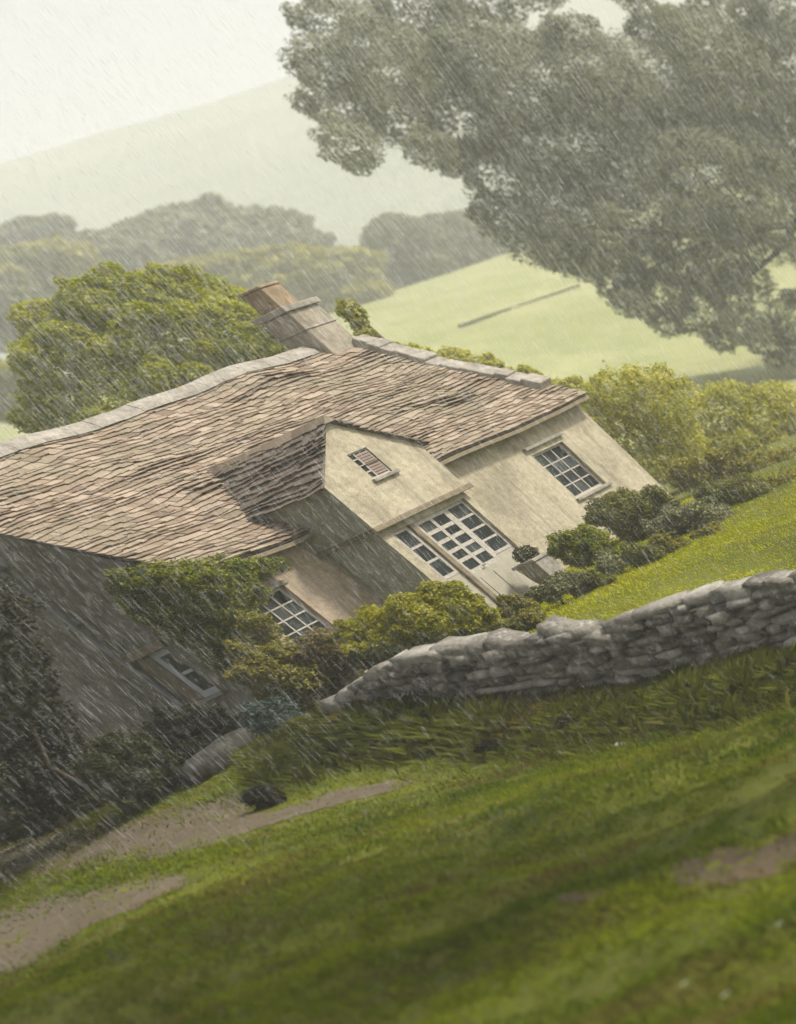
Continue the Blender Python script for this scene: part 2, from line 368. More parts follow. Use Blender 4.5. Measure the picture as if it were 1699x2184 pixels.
# hills behind
def hill_mat(name, a, b):
    t = NT(name); n = t.noise(.03, 6, .6, t.coord('Object')); f = t.noise(.4, 3, .6, t.coord('Object'))
    return t.done(t.bsdf(t.ramp(n, [(.35, a), (.65, b)]), .95, f, 1, 1.5, .1))
hxs = np.linspace(-418, 418, 150)
def hill_z(x, y):
    t = np.clip((y - 332) / 480.0, 0, 1) ** 1.15; return 17 + (123 + fbm(x * .004, y * .006, 4) * 6 - 17) * t + fbm(x * .04, y * .04, 6) * 1.2 * t
tag(grid_mesh('hill', hxs, np.linspace(330, 1000, 90), hill_z, hill_mat('hill_turf', (.19, .215, .165), (.25, .265, .20))), kind='structure')

# ------------------------------------------------------------------ blades
def blades(name, n, sampler, h0, h1, w, mat, seed, lean=.5, margin=420, kill=None):
    r = np.random.default_rng(seed); x, y = sampler(n, r); z = ground_z(x, y)
    P = np.stack([x, y, z], 1); px, py, dz = project(P)
    k = (px > -margin) & (px < 1699 + margin) & (py > -100) & (py < 2184 + margin) & (dz > 1)
    jx, jy = x + r.normal(0, .20, n), y + r.normal(0, .5, n)
    jx, jy = np.where(y > 42, x + r.normal(0, .3, n), jx), np.where(y > 42, y + r.normal(0, .9, n), jy); k &= ~in_path(jx, jy) | (r.random(n) < np.where(x > -2.9, .48, .05)); k &= ~in_soil(x + r.normal(0, .06, n), y + r.normal(0, .15, n)) | (r.random(n) < .05)
    if kill is not None: k &= ~kill(x, y)
    P = P[k]; x = x[k]; y = y[k]; n = len(P)
    cl = fbm(x * .8, y * .5, 41); cl2 = fbm(x * 3.2, y * 2.2, 51, 3)
    h = (h0 + (h1 - h0) * r.random(n)) * np.clip(.85 + .55 * cl + .5 * cl2, .3, 2)
    a = r.uniform(0, 2 * np.pi, n); t = np.stack([np.cos(a), np.sin(a), np.zeros(n)], 1); b = np.stack([-np.sin(a), np.cos(a), np.zeros(n)], 1)
    ln = (lean * r.random(n) * h)[:, None]; hh = np.stack([np.zeros(n), np.zeros(n), h], 1); ww = (w * r.uniform(.6, 1.4, n))[:, None]
    P = P - np.array([0, 0, .02])
    V = np.stack([P - t * ww, P + t * ww, P + t * ww * .6 + hh * .6 + b * ln * .45, P + hh * .95 + b * ln * 1.3], 1).reshape(-1, 3)
    F = np.arange(4 * n).reshape(n, 4)
    return tag(np_mesh(name, V, F, mat), kind='stuff')
def grass_mat(name, a, b, dry):
    t = NT(name); co = t.coord('Object'); n = t.noise(.45, 5, .6, co, .3); isl = t.island(); col = t.ramp(n, [(.36, a), (.62, b)])
    n2 = t.noise(.9, 4, .6, t.coord('Object', (.6, 1.2, 1)))
    col = t.mix(t.ramp(n2, [(.50, (0, 0, 0)), (.66, (.85, .85, .85))]), col, dry)
    v = t.n('ShaderNodeHueSaturation'); mr = t.n('ShaderNodeMapRange'); mr.inputs['To Min'].default_value = .6; mr.inputs['To Max'].default_value = 1.4
    t.l(isl, mr.inputs['Value']); t.l(mr.outputs['Result'], v.inputs['Value']); t.l(col, v.inputs['Color']); col = v.outputs['Color']
    sh = t.bsdf(col, .7, spec=.05); tr = t.n('ShaderNodeBsdfTranslucent'); t.l(col, tr.inputs['Color'])
    mx = t.n('ShaderNodeMixShader'); mx.inputs[0].default_value = .35; t.l(sh, mx.inputs[1]); t.l(tr.outputs[0], mx.inputs[2]); return t.done(mx.outputs[0])
M['grass'] = grass_mat('meadow_grass', (.068, .10, .003), (.185, .215, .006), (.15, .115, .03))
M['lawn'] = grass_mat('lawn_grass', (.31, .33, .005), (.44, .43, .008), (.36, .33, .02))
M['rough'] = grass_mat('rough_grass', (.045, .056, .005), (.10, .108, .009), (.10, .075, .022))
def s_front(n, r):      # denser near the viewer
    y = 9 + (46 - 9) * r.random(n) ** 1.35; x = -13 + 22 * r.random(n); return x, y
def behind(x, y): return (y - ywall(x)) > -.1
def in_house(x, y):
    dx = x - HO[0]; dy = y - HO[1]; a = cy_ * dx + sy_ * dy; b = -sy_ * dx + cy_ * dy
    return ((a > -.1) & (a < HL + .1) & (b > -.1) & (b < 2 * DH)) | ((a > PX - PW / 2 - .1) & (a < PX + PW / 2 + .1) & (b > -PD - .1) & (b < .1))
blades('grass', 1100000, s_front, .05, .11, .006, M['grass'], 3, .7, kill=behind)
def s_bank(n, r):
    x = -4.2 + 14.5 * r.random(n); y = ywall(x) - np.abs(r.normal(0, 1.25, n)) - .05; return x, y
blades('rough_grass', 205000, s_bank, .16, .42, .008, M['rough'], 4, .8, kill=lambda x, y: behind(x, y + .0))
def s_verge(n, r): return -13 + 10.4 * r.random(n), 40.5 + 10 * r.random(n)
blades('grass', 150000, s_verge, .05, .12, .010, M['rough'], 8, .7, kill=lambda x, y: in_house(x, y) | ~behind(x, y))
def s_left(n, r): return -13 + 10.6 * r.random(n), 49 + 11 * r.random(n)
blades('rough_grass', 120000, s_left, .12, .34, .009, M['rough'], 6, .8, kill=lambda x, y: in_house(x, y))
def s_lawn(n, r):
    x = -9 + 24 * r.random(n); y = ywall(x) + 22 * r.random(n) ** 1.1; return x, y
blades('lawn_grass', 300000, s_lawn, .05, .09, .008, M['lawn'], 5, .5, kill=lambda x, y: in_house(x, y) | ~behind(x, y) | (x < -2.6))

# ------------------------------------------------------------------ cottage
house = empty('stone_cottage', HO, 'cream stone cottage with sagging slate roof, gabled porch and one chimney', 'cottage', rz=YAW)
SL = (HR - HE) / (DH + OV); SLEN = math.hypot(DH + OV, HR - HE)
def sag_eave(x): return -.20 * math.exp(-((x - 1.5) / 1.7) ** 2) + .03 * math.sin(x * 1.3)
def ridge_z(x): return .035 * math.sin(x * 1.1 + .6) + .03 * math.sin(x * 2.7) - .07 * math.exp(-((x - 5.5) / 1.2) ** 2)
def roof_pt(x, s, off=0.0):
    """front slope: s = 0 at the eave, 1 at the ridge"""
    y = -OV + (DH + OV) * s; z = HE + (HR - HE) * s + sag_eave(x) * (1 - s) ** 1.3 + ridge_z(x) * s
    z += .05 * float(fbm(x * .55 + 3, s * 2.4, 61, 3)) - .10 * s * (1 - s) * 1.5
    nx, ny, nz = 0, -SL, 1; q = math.hypot(SL, 1)
    return np.array([x, y + off * ny / q, z + off * nz / q])
def slates(mb, fn, u0, u1, courses, wmin, wmax, rnd, length, thick=.035, ulim=None, wav=.16):
    """irregular slates on the surface fn(u, s, offset)"""
    hs_ = [rnd.uniform(.72, 1.35) for _ in range(courses)]; tot = sum(hs_); acc = 0.0
    for c in range(courses):
        ds = hs_[c] / tot; s0 = acc; acc += ds; a, b = (u0, u1) if ulim is None else ulim(s0 + ds * .5)
        u = a - rnd.uniform(0, wmin); ph = rnd.uniform(0, 6.28)
        def big(x): return max(0.0, float(fbm(x * .7 + 9, c * .23, 81, 2)) - .10) * .20
        while u < b:
            w = rnd.uniform(wmin, wmax); x0 = max(u, a); x1 = min(u + w - .004, b); u += w
            if x1 - x0 < .04: continue
            def wv(x): return wav * ds * (math.sin(x * 1.7 + c * .55) + .7 * math.sin(x * 3.9 + c * .9 + 1) + .5 * float(fbm(x * 1.4, c * .35, 71, 2)))
            if c == 0: j0 = j1 = rnd.uniform(-.12, .04) * ds
            else: j0 = wv(x0) + rnd.uniform(-.26, .22) * ds - (rnd.uniform(.2, .5) * ds if rnd.random() < .05 else 0); j1 = wv(x1) + rnd.uniform(-.14, .14) * ds + (j0 - wv(x0)) * .75
            th = thick * rnd.uniform(.7, 1.7); lift = rnd.uniform(.004, .012) + big((x0 + x1) / 2) * (thick / .03)
            sa, sb = s0 + j0, s0 + j1; st = s0 + ds * 1.35
            lo = lift + th * .25; st = min(st, 1.0)
            p = [fn(x0, sa, lo), fn(x1, sb, lo), fn(x1, st, -.02), fn(x0, st, -.02), fn(x0, sa, lo + th), fn(x1, sb, lo + th), fn(x1, st, -.02 + th * .8), fn(x0, st, -.02 + th * .8)]
            mb.hexa(p)
import random
rnd = random.Random(11)
RX0, RX1 = -.16, HL + .14
mb = MB(); slates(mb, roof_pt, RX0, RX1, 42, .10, .30, rnd, SLEN, .015)
NU = 60
for i in range(NU):                                   # boarding under the slates
    xa = RX0 + (RX1 - RX0) * i / NU; xb = RX0 + (RX1 - RX0) * (i + 1) / NU
    for j in range(10): mb.quad(roof_pt(xa, j / 10, -.03), roof_pt(xb, j / 10, -.03), roof_pt(xb, (j + 1) / 10, -.03), roof_pt(xa, (j + 1) / 10, -.03))
def back_pt(x, s, off=0.0):
    p = roof_pt(x, s, off); return np.array([p[0], 2 * DH - p[1], p[2]])
for i in range(NU):
    xa = RX0 + (RX1 - RX0) * i / NU; xb = RX0 + (RX1 - RX0) * (i + 1) / NU
    for j in range(10): mb.quad(back_pt(xb, j / 10, .02), back_pt(xa, j / 10, .02), back_pt(xa, (j + 1) / 10, .02), back_pt(xb, (j + 1) / 10, .02))
slates(mb, back_pt, RX0, RX1, 16, .3, .6, rnd, SLEN)
roof = mb.build('roof', M['tile'], house)
# pale ridge stones
mb = MB(); x = RX0
while x < 9.2:
    w = rnd.uniform(.38, .62); xe = min(x + w - .008, 9.3)
    def rp(xx, dy, dz): 
        p = roof_pt(xx, 1.0); return (xx, p[1] + dy, p[2] + dz)
    jz = rnd.uniform(0, .02)
    prof = [(-.25, -.16), (-.22, -.08), (-.06, .085), (.06, .085), (.22, -.08), (.25, -.16)]
    vs = [rp(xx, dy, dz + jz) for xx in (x, xe) for dy, dz in prof]; n = 6
    mb.add(vs, [(k, k + 1, n + k + 1, n + k) for k in range(5)] + [(0, 5, 4, 3, 2, 1), (6, 7, 8, 9, 10, 11), (0, n, n + 5, 5)])
    x += w
mb.build('ridge_cap', M['coping'], roof)
# raised coping on the right verge, bending down from the chimney
mb = MB(); s = .97
while s > .20:
    h = rnd.uniform(.045, .085); e = s - h - .004; q = []; ja, jb, jc = rnd.uniform(-.05, .05), rnd.uniform(-.04, .04), rnd.uniform(-.04, .05)
    for sv in (s, e):
        for dx, up in ((-.22 + ja, .0), (.22, .0), (.20 + jb, .20 + jc), (-.16 + ja, .17 + jc)):
            bend = .12 * math.sin(sv * math.pi); p = roof_pt(HL + dx - .05, sv, up + .03 * math.sin(sv * 9) - .05 + .0 * bend); q.append(p)
    mb.add(q, [(0, 1, 2, 3), (7, 6, 5, 4), (0, 4, 5, 1), (1, 5, 6, 2), (2, 6, 7, 3), (3, 7, 4, 0)]); s -= h
mb.build('verge_coping', M['coping'], roof, bevel=.025)

# --- walls
def wall_panel(mb, Mf, u0, u1, z0, z1, holes, depth):
    us = sorted({u0, u1, *[h[0] for h in holes], *[h[1] for h in holes]}); zs = sorted({z0, z1, *[h[2] for h in holes], *[h[3] for h in holes]})
    for a, b in zip(us, us[1:]):
        for c, d in zip(zs, zs[1:]):
            mu, mz = (a + b) / 2, (c + d) / 2
            if any(h[0] < mu < h[1] and h[2] < mz < h[3] for h in holes): continue
            mb.quad(Mf(a, 0, c), Mf(b, 0, c), Mf(b, 0, d), Mf(a, 0, d))
    for a, b, c, d in holes:
        mb.quad(Mf(a, 0, c), Mf(a, 0, d), Mf(a, depth, d), Mf(a, depth, c)); mb.quad(Mf(b, 0, d), Mf(b, 0, c), Mf(b, depth, c), Mf(b, depth, d))
        mb.quad(Mf(a, 0, d), Mf(b, 0, d), Mf(b, depth, d), Mf(a, depth, d)); mb.quad(Mf(b, 0, c), Mf(a, 0, c), Mf(a, depth, c), Mf(b, depth, c))
def MFront(y0): return lambda u, d, z: (u, y0 + d, z)
MG = lambda u, d, z: (d, -u, z)                        # left gable, u = -y
def window(parent, Mf, u0, u1, z0, z1, cols, rows, fmat, rec=.12, fw=.055, bar=.028, name='window', sill=True, lintel=None, gmat=None):
    f = MB(); d0, d1 = rec - .035, rec + .02
    f.box(u0, u0 + fw, d0, d1, z0, z1, Mf); f.box(u1 - fw, u1, d0, d1, z0, z1, Mf); f.box(u0 + fw, u1 - fw, d0, d1, z1 - fw, z1, Mf); f.box(u0 + fw, u1 - fw, d0, d1, z0, z0 + fw, Mf)
    iu0, iu1, iz0, iz1 = u0 + fw, u1 - fw, z0 + fw, z1 - fw
    for c in range(1, cols):
        m = iu0 + (iu1 - iu0) * c / cols; b = bar * (1.0 if cols < 3 or c % 2 else 1.0); f.box(m - b / 2, m + b / 2, d0 + .006, d1 - .006, iz0, iz1, Mf)
    for r in range(1, rows):
        m = iz0 + (iz1 - iz0) * r / rows
        for c in range(cols):
            a = iu0 + (iu1 - iu0) * c / cols + (bar / 2 if c else 0); e = iu0 + (iu1 - iu0) * (c + 1) / cols - (bar / 2 if c < cols - 1 else 0)
            f.box(a, e, d0 + .009, d1 - .009, m - bar / 2, m + bar / 2, Mf)
    o = f.build(name, fmat, parent)
    g = MB()
    for c in range(cols):
        for r in range(rows):
            a = iu0 + (iu1 - iu0) * c / cols; b = iu0 + (iu1 - iu0) * (c + 1) / cols; e = iz0 + (iz1 - iz0) * r / rows; h = iz0 + (iz1 - iz0) * (r + 1) / rows
            t1, t2 = rnd.uniform(-.006, .006), rnd.uniform(-.006, .006)
            g.quad(Mf(a, rec - .008 + t1, e), Mf(b, rec - .008 - t1, e), Mf(b, rec - .008 + t2, h), Mf(a, rec - .008 - t2, h))
    g.build('glass', gmat or M['glass'], o)
    if sill:
        k = MB(); k.box(u0 - .07, u1 + .07, -.07, rec - .04, z0 - .07, z0 - .002, Mf); k.build('sill', M['coping'], o, bevel=.012)
    if lintel:
        k = MB(); k.box(u0 - .1, u1 + .1, -.03, rec - .04, z1 + .004, z1 + lintel, Mf); k.build('lintel', M['timber'] if lintel > .13 else M['coping'], o, bevel=.012)
    return o
FM = MFront(0.0)
LW = (.22, 1.08, 1.05, 2.17); RW = (7.98, 8.98, 1.16, 2.36); GW = (-2.72, -1.84, .98, 2.06)
mb = MB(); wall_panel(mb, FM, 0, PX, -.6, HE + .12, [LW], .16)
mb.build('wall', M['plaster_rose'], house)
mb = MB(); wall_panel(mb, FM, PX, HL, -.6, HE + .12, [RW], .16); mb.build('wall', M['plaster'], house)
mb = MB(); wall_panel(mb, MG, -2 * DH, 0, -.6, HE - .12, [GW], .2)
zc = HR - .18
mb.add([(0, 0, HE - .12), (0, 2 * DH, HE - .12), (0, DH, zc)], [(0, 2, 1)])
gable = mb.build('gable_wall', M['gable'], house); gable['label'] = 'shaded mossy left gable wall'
mb = MB(); mb.quad((HL, 0, -.6), (HL, 2 * DH, -.6), (HL, 2 * DH, HE), (HL, 0, HE)); mb.add([(HL, 0, HE), (HL, 2 * DH, HE), (HL, DH, zc)], [(0, 1, 2)])
mb.quad((HL, 2 * DH, -.6), (0, 2 * DH, -.6), (0, 2 * DH, HE), (HL, 2 * DH, HE)); mb.build('wall', M['plaster'], house)
window(house, FM, *LW, 3, 4, M['frame'], lintel=.09)
window(house, FM, *RW, 3, 4, M['frame'], lintel=None)
mb = MB(); mb.box(RW[0] - .08, RW[1] + .12, -.09, .04, RW[3] + .12, RW[3] + .19); mb.build('hood_mould', M['coping'], house, bevel=.012)
w = window(house, MG, GW[0] + .36, GW[1], GW[2], GW[3], 1, 2, M['frame_grey'], rec=.15, fw=.12, bar=.06, lintel=None); w['label'] = 'grey blue window in the dark gable'
mb = MB(); mb.box(GW[0], GW[0] + .36, .1, .18, GW[2], GW[3], MG); mb.build('shutter', M['timber'], w)
mb = MB(); mb.box(GW[0] - .12, GW[1] + .12, -.04, .1, GW[3] + .004, GW[3] + .16, MG); mb.build('lintel', M['timber'], w, bevel=.015)
mb = MB(); mb.tube([(-.09, 2.6, 4.9), (-.09, 2.6, 3.5), (-.09, 2.62, 2.0), (-.09, 2.62, -.2)], [.034, .034, .034, .034], 10)
for z in (4.3, 3.0): mb.box(-.16, -.0, 2.53, 2.69, z, z + .05)
mb.build('drainpipe', M['pipe'], house, smooth=False)

# --- porch
pw = PW / 2; XL, XR, YF = PX - pw, PX + pw, -PD
PM = MFront(YF)
GWN = (3.11, 3.58, 3.19, 3.76)
mb = MB(); wall_panel(mb, PM, XL, XR, PB, PE, [(GWN[0], GWN[1], GWN[2], PE)], .1)
# gable above, cut round the little window
ztop = lambda u: PE + (PA - PE) * (1 - abs(u - PX) / pw)
A_, B_ = GWN[0], GWN[1]
mb.add([(XL, YF, PE), (A_, YF, PE), (A_, YF, ztop(A_))], [(0, 1, 2)])
mb.add([(A_, YF, GWN[3]), (B_, YF, GWN[3]), (B_, YF, ztop(B_)), (PX, YF, PA), (A_, YF, ztop(A_))], [(0, 1, 2, 3, 4)])
mb.add([(B_, YF, PE), (XR, YF, PE), (B_, YF, ztop(B_))], [(0, 1, 2)])
for a, sgn in ((A_, 1), (B_, -1)):
    mb.quad((a, YF, PE), (a, YF, GWN[3]), (a, YF + .1, GWN[3]), (a, YF + .1, PE))
mb.quad((A_, YF, GWN[3]), (B_, YF, GWN[3]), (B_, YF + .1, GWN[3]), (A_, YF + .1, GWN[3]))
yb = lambda z: (z - HE) / SL - OV + .4
for X_ in (XR,):
    mb.quad((X_, YF, PB), (X_, 0.02, PB), (X_, yb(PE), PE), (X_, YF, PE))
mb.quad((XL, YF, PB), (XR, YF, PB), (XR, .02, PB), (XL, .02, PB))
# lower storey, set back under the beam
LY = YF + .10; lx0, lx1 = XL + .06, XR - .06; DZ = (2.44, 4.38, 0.02, 2.19)
LM = MFront(LY)
wall_panel(mb, LM, lx0, lx1, -.6, PB, [DZ], .14)
for X_ in (lx1,): mb.quad((X_, LY, -.6), (X_, .02, -.6), (X_, .02, PB), (X_, LY, PB))
porch = mb.build('porch', M['plaster'], house); porch['label'] = 'cream two storey gabled porch'
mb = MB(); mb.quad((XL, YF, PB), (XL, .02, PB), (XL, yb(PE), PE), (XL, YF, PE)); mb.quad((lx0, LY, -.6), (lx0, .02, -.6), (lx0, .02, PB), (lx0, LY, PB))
mb.build('side_wall', M['shade_flank'], porch)['label'] = 'grey green shaded side wall of the porch'
mb = MB(); mb.box(XL - .07, XR + .07, YF - .07, 0, PB - .075, PB + .035); mb.build('beam', M['timber'], porch, bevel=.015)
# side light, pair of glazed doors, side light
side = window(porch, LM, DZ[0] + .03, 2.90, 1.0, DZ[3], 1, 3, M['frame'], rec=.10, fw=.07, bar=.05, sill=False, name='side_window')
mb = MB(); mb.box(DZ[0], 2.902, .075, .13, DZ[2], .995, LM); mb.build('panel', M['door_panel'], side)
mb = MB(); mb.box(2.905, 3.017, .01, .12, DZ[2], DZ[3], LM); mb.build('post', M['timber'], porch, bevel=.01)
door = window(porch, LM, 3.02, 3.86, .86, DZ[3], 2, 5, M['frame'], rec=.09, fw=.085, bar=.075, sill=False, name='door')
mb = MB(); mb.box(3.02, 3.86, .05, .12, DZ[2], .858, LM); mb.box(3.12, 3.40, .035, .05, .12, .74, LM); mb.box(3.48, 3.76, .035, .05, .12, .74, LM); mb.build('panel', M['door_panel'], door, bevel=.008)
mb = MB(); mb.tube([(3.44, LY + .05, .92), (3.44, LY - .0, .92), (3.35, LY - .01, .92)], [.014, .014, .012], 6); mb.build('handle', M['timber'], door)
s2 = window(porch, LM, 3.86, DZ[1], .98, DZ[3], 1, 4, M['frame'], rec=.10, fw=.06, bar=.045, sill=False, name='side_window')
mb = MB(); mb.box(3.86, DZ[1], .075, .13, DZ[2], .975, LM); mb.build('panel', M['door_panel'], s2)
gw = window(porch, PM, *GWN, 1, 1, M['frame'], rec=.07, fw=.03, sill=True, name='gable_window')
mb = MB()
for k in range(9):
    z = GWN[2] + .05 + k * .053; mb.box(GWN[0] + .17, GWN[1] - .04, .025, .05, z, z + .04, PM)
mb.build('louvre', M['shutter'], gw)
mb = MB()
for k in range(1, 4): mb.box(GWN[0] + .03, GWN[0] + .15, .03, .06, GWN[2] + k * .14, GWN[2] + k * .14 + .025, PM)
mb.box(GWN[0] + .14, GWN[0] + .17, .03, .06, GWN[2] + .03, GWN[3] - .03, PM); mb.build('glazing_bar', M['frame'], gw)
# porch roof: two slopes running back into the main roof
PO = .13
def porch_roof_side(sg):
    run = pw + PO; zl = PE - (PA - PE) / pw * PO; q = math.hypot(run, PA + .04 - zl)
    def fn(u, s, off=0.0):
        z = zl + (PA + .05 - zl) * s; x = PX + sg * run * (1 - s)
        return np.array([x + sg * off * (PA - zl) / q, u, z + off * run / q + .03 * math.sin(u * 2.1) * (1 - s)])
    def lim(s):
        z = zl + (PA - zl) * s; return (YF - .10, (z - HE) / SL - OV + .22)
    return fn, lim
mb = MB()
for sg in (-1, 1):
    fn, lim = porch_roof_side(sg); slates(mb, fn, 0, 0, 13, .12, .28, rnd, 1.6, .02, lim, .3)
    for j in range(8):
        a, b = j / 8, (j + 1) / 8; y0, y1 = lim(a); y2, y3 = lim(b); mb.quad(fn(y0 + .02, a, -.02), fn(y1, a, -.02), fn(y3, b, -.02), fn(y2 + .02, b, -.02))
pr = mb.build('porch_roof', M['tile_dark'], porch)
mb = MB(); y = YF - .12
while y < yb(PA) - .25:
    e = y + rnd.uniform(.3, .45); 
    vs = [(PX + dx, yy, PA + .06 + dz) for yy in (y, e - .006) for dx, dz in ((-.14, -.09), (0, .05), (.14, -.09))]
    mb.add(vs, [(0, 1, 4, 3), (1, 2, 5, 4), (2, 0, 3, 5), (0, 2, 1), (3, 4, 5)]); y = e
mb.build('ridge_cap', M['tile'], pr)
# gutters' place taken by thick eave boards
for a, b in ((RX0 + .05, XL - .02), (XR + .02, RX1 - .05)):
    mb = MB(); n = 14
    for i in range(n):
        xa, xb = a + (b - a) * i / n, a + (b - a) * (i + 1) / n; p, q = roof_pt(xa, 0, -.05), roof_pt(xb, 0, -.05)
        vs = [(xx, yy, zz + dz) for xx, zz in ((xa, p[2]), (xb, q[2])) for yy, dz in ((-OV + .03, -.09), (0.0, -.09), (0.0, .02), (-OV + .03, -.01))]
        mb.add(vs, [(0, 4, 5, 1), (1, 5, 6, 2), (3, 2, 6, 7), (0, 3, 7, 4), (0, 1, 2, 3), (4, 7, 6, 5)])
    mb.build('eave_board', M['timber'], roof)

# --- chimney
mb = MB(); mb.box(9.40, 10.20, DH - .37, DH + .37, HR - 1.0, 6.95); ch = mb.build('chimney', M['chimney'], house, bevel=.03)
mb = MB(); mb.box(9.33, 10.27, DH - .44, DH + .44, 6.952, 7.08); mb.box(9.375, 10.225, DH - .395, DH + .395, 6.50, 6.54); mb.build('cap', M['coping'], ch, bevel=.03)
mb = MB(); mb.box(9.50, 9.98, DH - .26, DH + .28, 7.082, 7.56); mb.box(9.47, 10.01, DH - .29, DH + .31, 7.562, 7.62); mb.build('chimney_pot', M['brick'], ch, bevel=.02)

# ------------------------------------------------------------------ dry stone wall
seg = np.linalg.norm(np.diff(WB[:, :2], axis=0), axis=1); cum = np.concatenate([[0], np.cumsum(seg)])
def wline(s): return np.array([np.interp(s, cum, WB[:, 0]), np.interp(s, cum, WB[:, 1])])
ss = np.linspace(0, cum[-1], 600); WL = np.array([wline(s) for s in ss]); ratio = WL[:, 0] / WL[:, 1]
prof = []
for px, py in [(690,1545),(705,1497),(760,1455),(820,1422),(880,1397),(940,1382),(1000,1372),(1060,1367),(1105,1380),(1130,1357),(1210,1336),(1250,1356),(1280,1351),(1310,1326),(1400,1291),(1480,1270),(1560,1255),(1699,1226)]:
    d = ray(px, py)
    # the top line is found where the sight line crosses the wall's vertical face
    i = int(np.argmin(np.abs(ratio - d[0] / d[1]))); prof.append((ss[i], d[2] / d[1] * WL[i, 1]))
prof.sort(); ps, pz = [p[0] for p in prof], [p[1] for p in prof]
def wtop(s): return float(np.interp(s, ps, pz))
n_ = 3; cube = []; idx = {}
for a in range(n_):
    for b in range(n_):
        for c in range(n_):
            if 0 in (a, b, c) or n_ - 1 in (a, b, c): idx[(a, b, c)] = len(cube); cube.append((a, b, c))
cf = []
for ax in range(3):
    for side in (0, n_ - 1):
        for i in range(n_ - 1):
            for j in range(n_ - 1):
                def k(i, j):
                    q = [0, 0, 0]; q[ax] = side; q[(ax + 1) % 3] = i; q[(ax + 2) % 3] = j; return idx[tuple(q)]
                f = (k(i, j), k(i + 1, j), k(i + 1, j + 1), k(i, j + 1)); cf.append(f if side else f[::-1])
cube = np.array(cube, float) / (n_ - 1) * 2 - 1; cf = np.array(cf)
csph = cube / np.linalg.norm(cube, axis=1, keepdims=True)
def stone_verts(size, rg, rnd_=.26, jit=.10):
    rnd_ = rnd_ + rg.uniform(-.1, .1)
    v = cube * (1 - rnd_) + csph * 1.25 * rnd_
    ph = rg.uniform(0, 6, 3); v = v * (1 + .12 * np.sin(v[:, [1, 2, 0]] * 2.1 + ph)) + rg.normal(0, jit, v.shape)
    return v * np.array(size) * .5
rg = np.random.default_rng(23); SV = []; SF = []; nb = 0
def put_stone(s, z, size, dep, tilt=0.):
    global nb
    v = stone_verts(size, rg); c, sn = math.cos(tilt), math.sin(tilt); v = np.stack([v[:, 0] * c - v[:, 2] * sn, v[:, 1], v[:, 0] * sn + v[:, 2] * c], 1)
    p = wline(s); q = wline(min(s + .05, cum[-1])) - wline(max(s - .05, 0)); q /= np.linalg.norm(q); nrm = np.array([-q[1], q[0]])
    W = np.stack([p[0] + q[0] * v[:, 0] + nrm[0] * (v[:, 1] + dep), p[1] + q[1] * v[:, 0] + nrm[1] * (v[:, 1] + dep), z + v[:, 2]], 1)
    SV.append(W); SF.append(cf + nb); nb += len(W)
s_end = min(cum[-1], ps[-1] + 3.5)
row = 0
zrel = -.3
for row in range(16):
    rh = rg.uniform(.12, .21); s = .05 + rg.uniform(0, .2)
    while s < s_end:
        w = rg.uniform(.18, .55); p = wline(s + w / 2); zb = float(min(ground_z(p[0], p[1] - .4), ground_z(p[0], p[1]))) - .15; zt = wtop(s + w / 2) 
        p2_ = wline(min(s + w / 2 + .6, cum[-1])); p0_ = wline(max(s + w / 2 - .6, 0)); gsl = math.atan((float(ground_z(p2_[0], p2_[1] - .4)) - float(ground_z(p0_[0], p0_[1] - .4))) / 1.2)
        z = zb + .1 + row * .15 + rg.uniform(-.03, .03)
        if z < zt - .14: put_stone(s + w / 2, z, (w * .93, .5 + rg.uniform(-.05, .08), rh * .92), .15 + rg.uniform(-.11, .06), gsl + rg.uniform(-.10, .10))
        s += w
s = .15
while s < s_end:                                       # uneven cope stones
    w = rg.uniform(.28, .75); h = rg.uniform(.15, .36); put_stone(s + w / 2, wtop(s + w / 2) - h * .45, (w * 1.12, .5 + rg.uniform(-.08, .08), h), .15 + rg.uniform(-.05, .05), math.atan((wtop(s + w / 2 + .25) - wtop(s + w / 2 - .25)) / .5) + rg.uniform(-.16, .16)); s += w * .86
core_v, core_f = [], []
cs = np.arange(.3, s_end, .4)
for i, s in enumerate(cs):
    p = wline(s); q = wline(min(s + .05, cum[-1])) - wline(max(s - .05, 0)); q /= np.linalg.norm(q); nrm = np.array([-q[1], q[0]]); gb = float(ground_z(p[0], p[1])) - .4; tp = max(gb + .1, wtop(s) - .28)
    for dd in (.06, .30): core_v += [(p[0] + nrm[0] * dd, p[1] + nrm[1] * dd, gb), (p[0] + nrm[0] * dd, p[1] + nrm[1] * dd, tp)]
    if i: b = (i - 1) * 4; core_f += [(b, b + 4, b + 5, b + 1), (b + 2, b + 3, b + 7, b + 6), (b + 1, b + 5, b + 7, b + 3)]
SV.append(np.array(core_v)); SF.append(np.array(core_f) + nb)
wc = wline(cum[-1] * .4); wz = float(ground_z(*wc)); SV = np.vstack(SV) - np.array([wc[0], wc[1], wz])
o = np_mesh('dry_stone_wall', SV, np.vstack(SF), M['rubble'], None, False); o.location = (wc[0], wc[1], wz)
tag(o, 'rugged grey dry stone wall holding up the lawn, uneven along its top', 'stone wall')

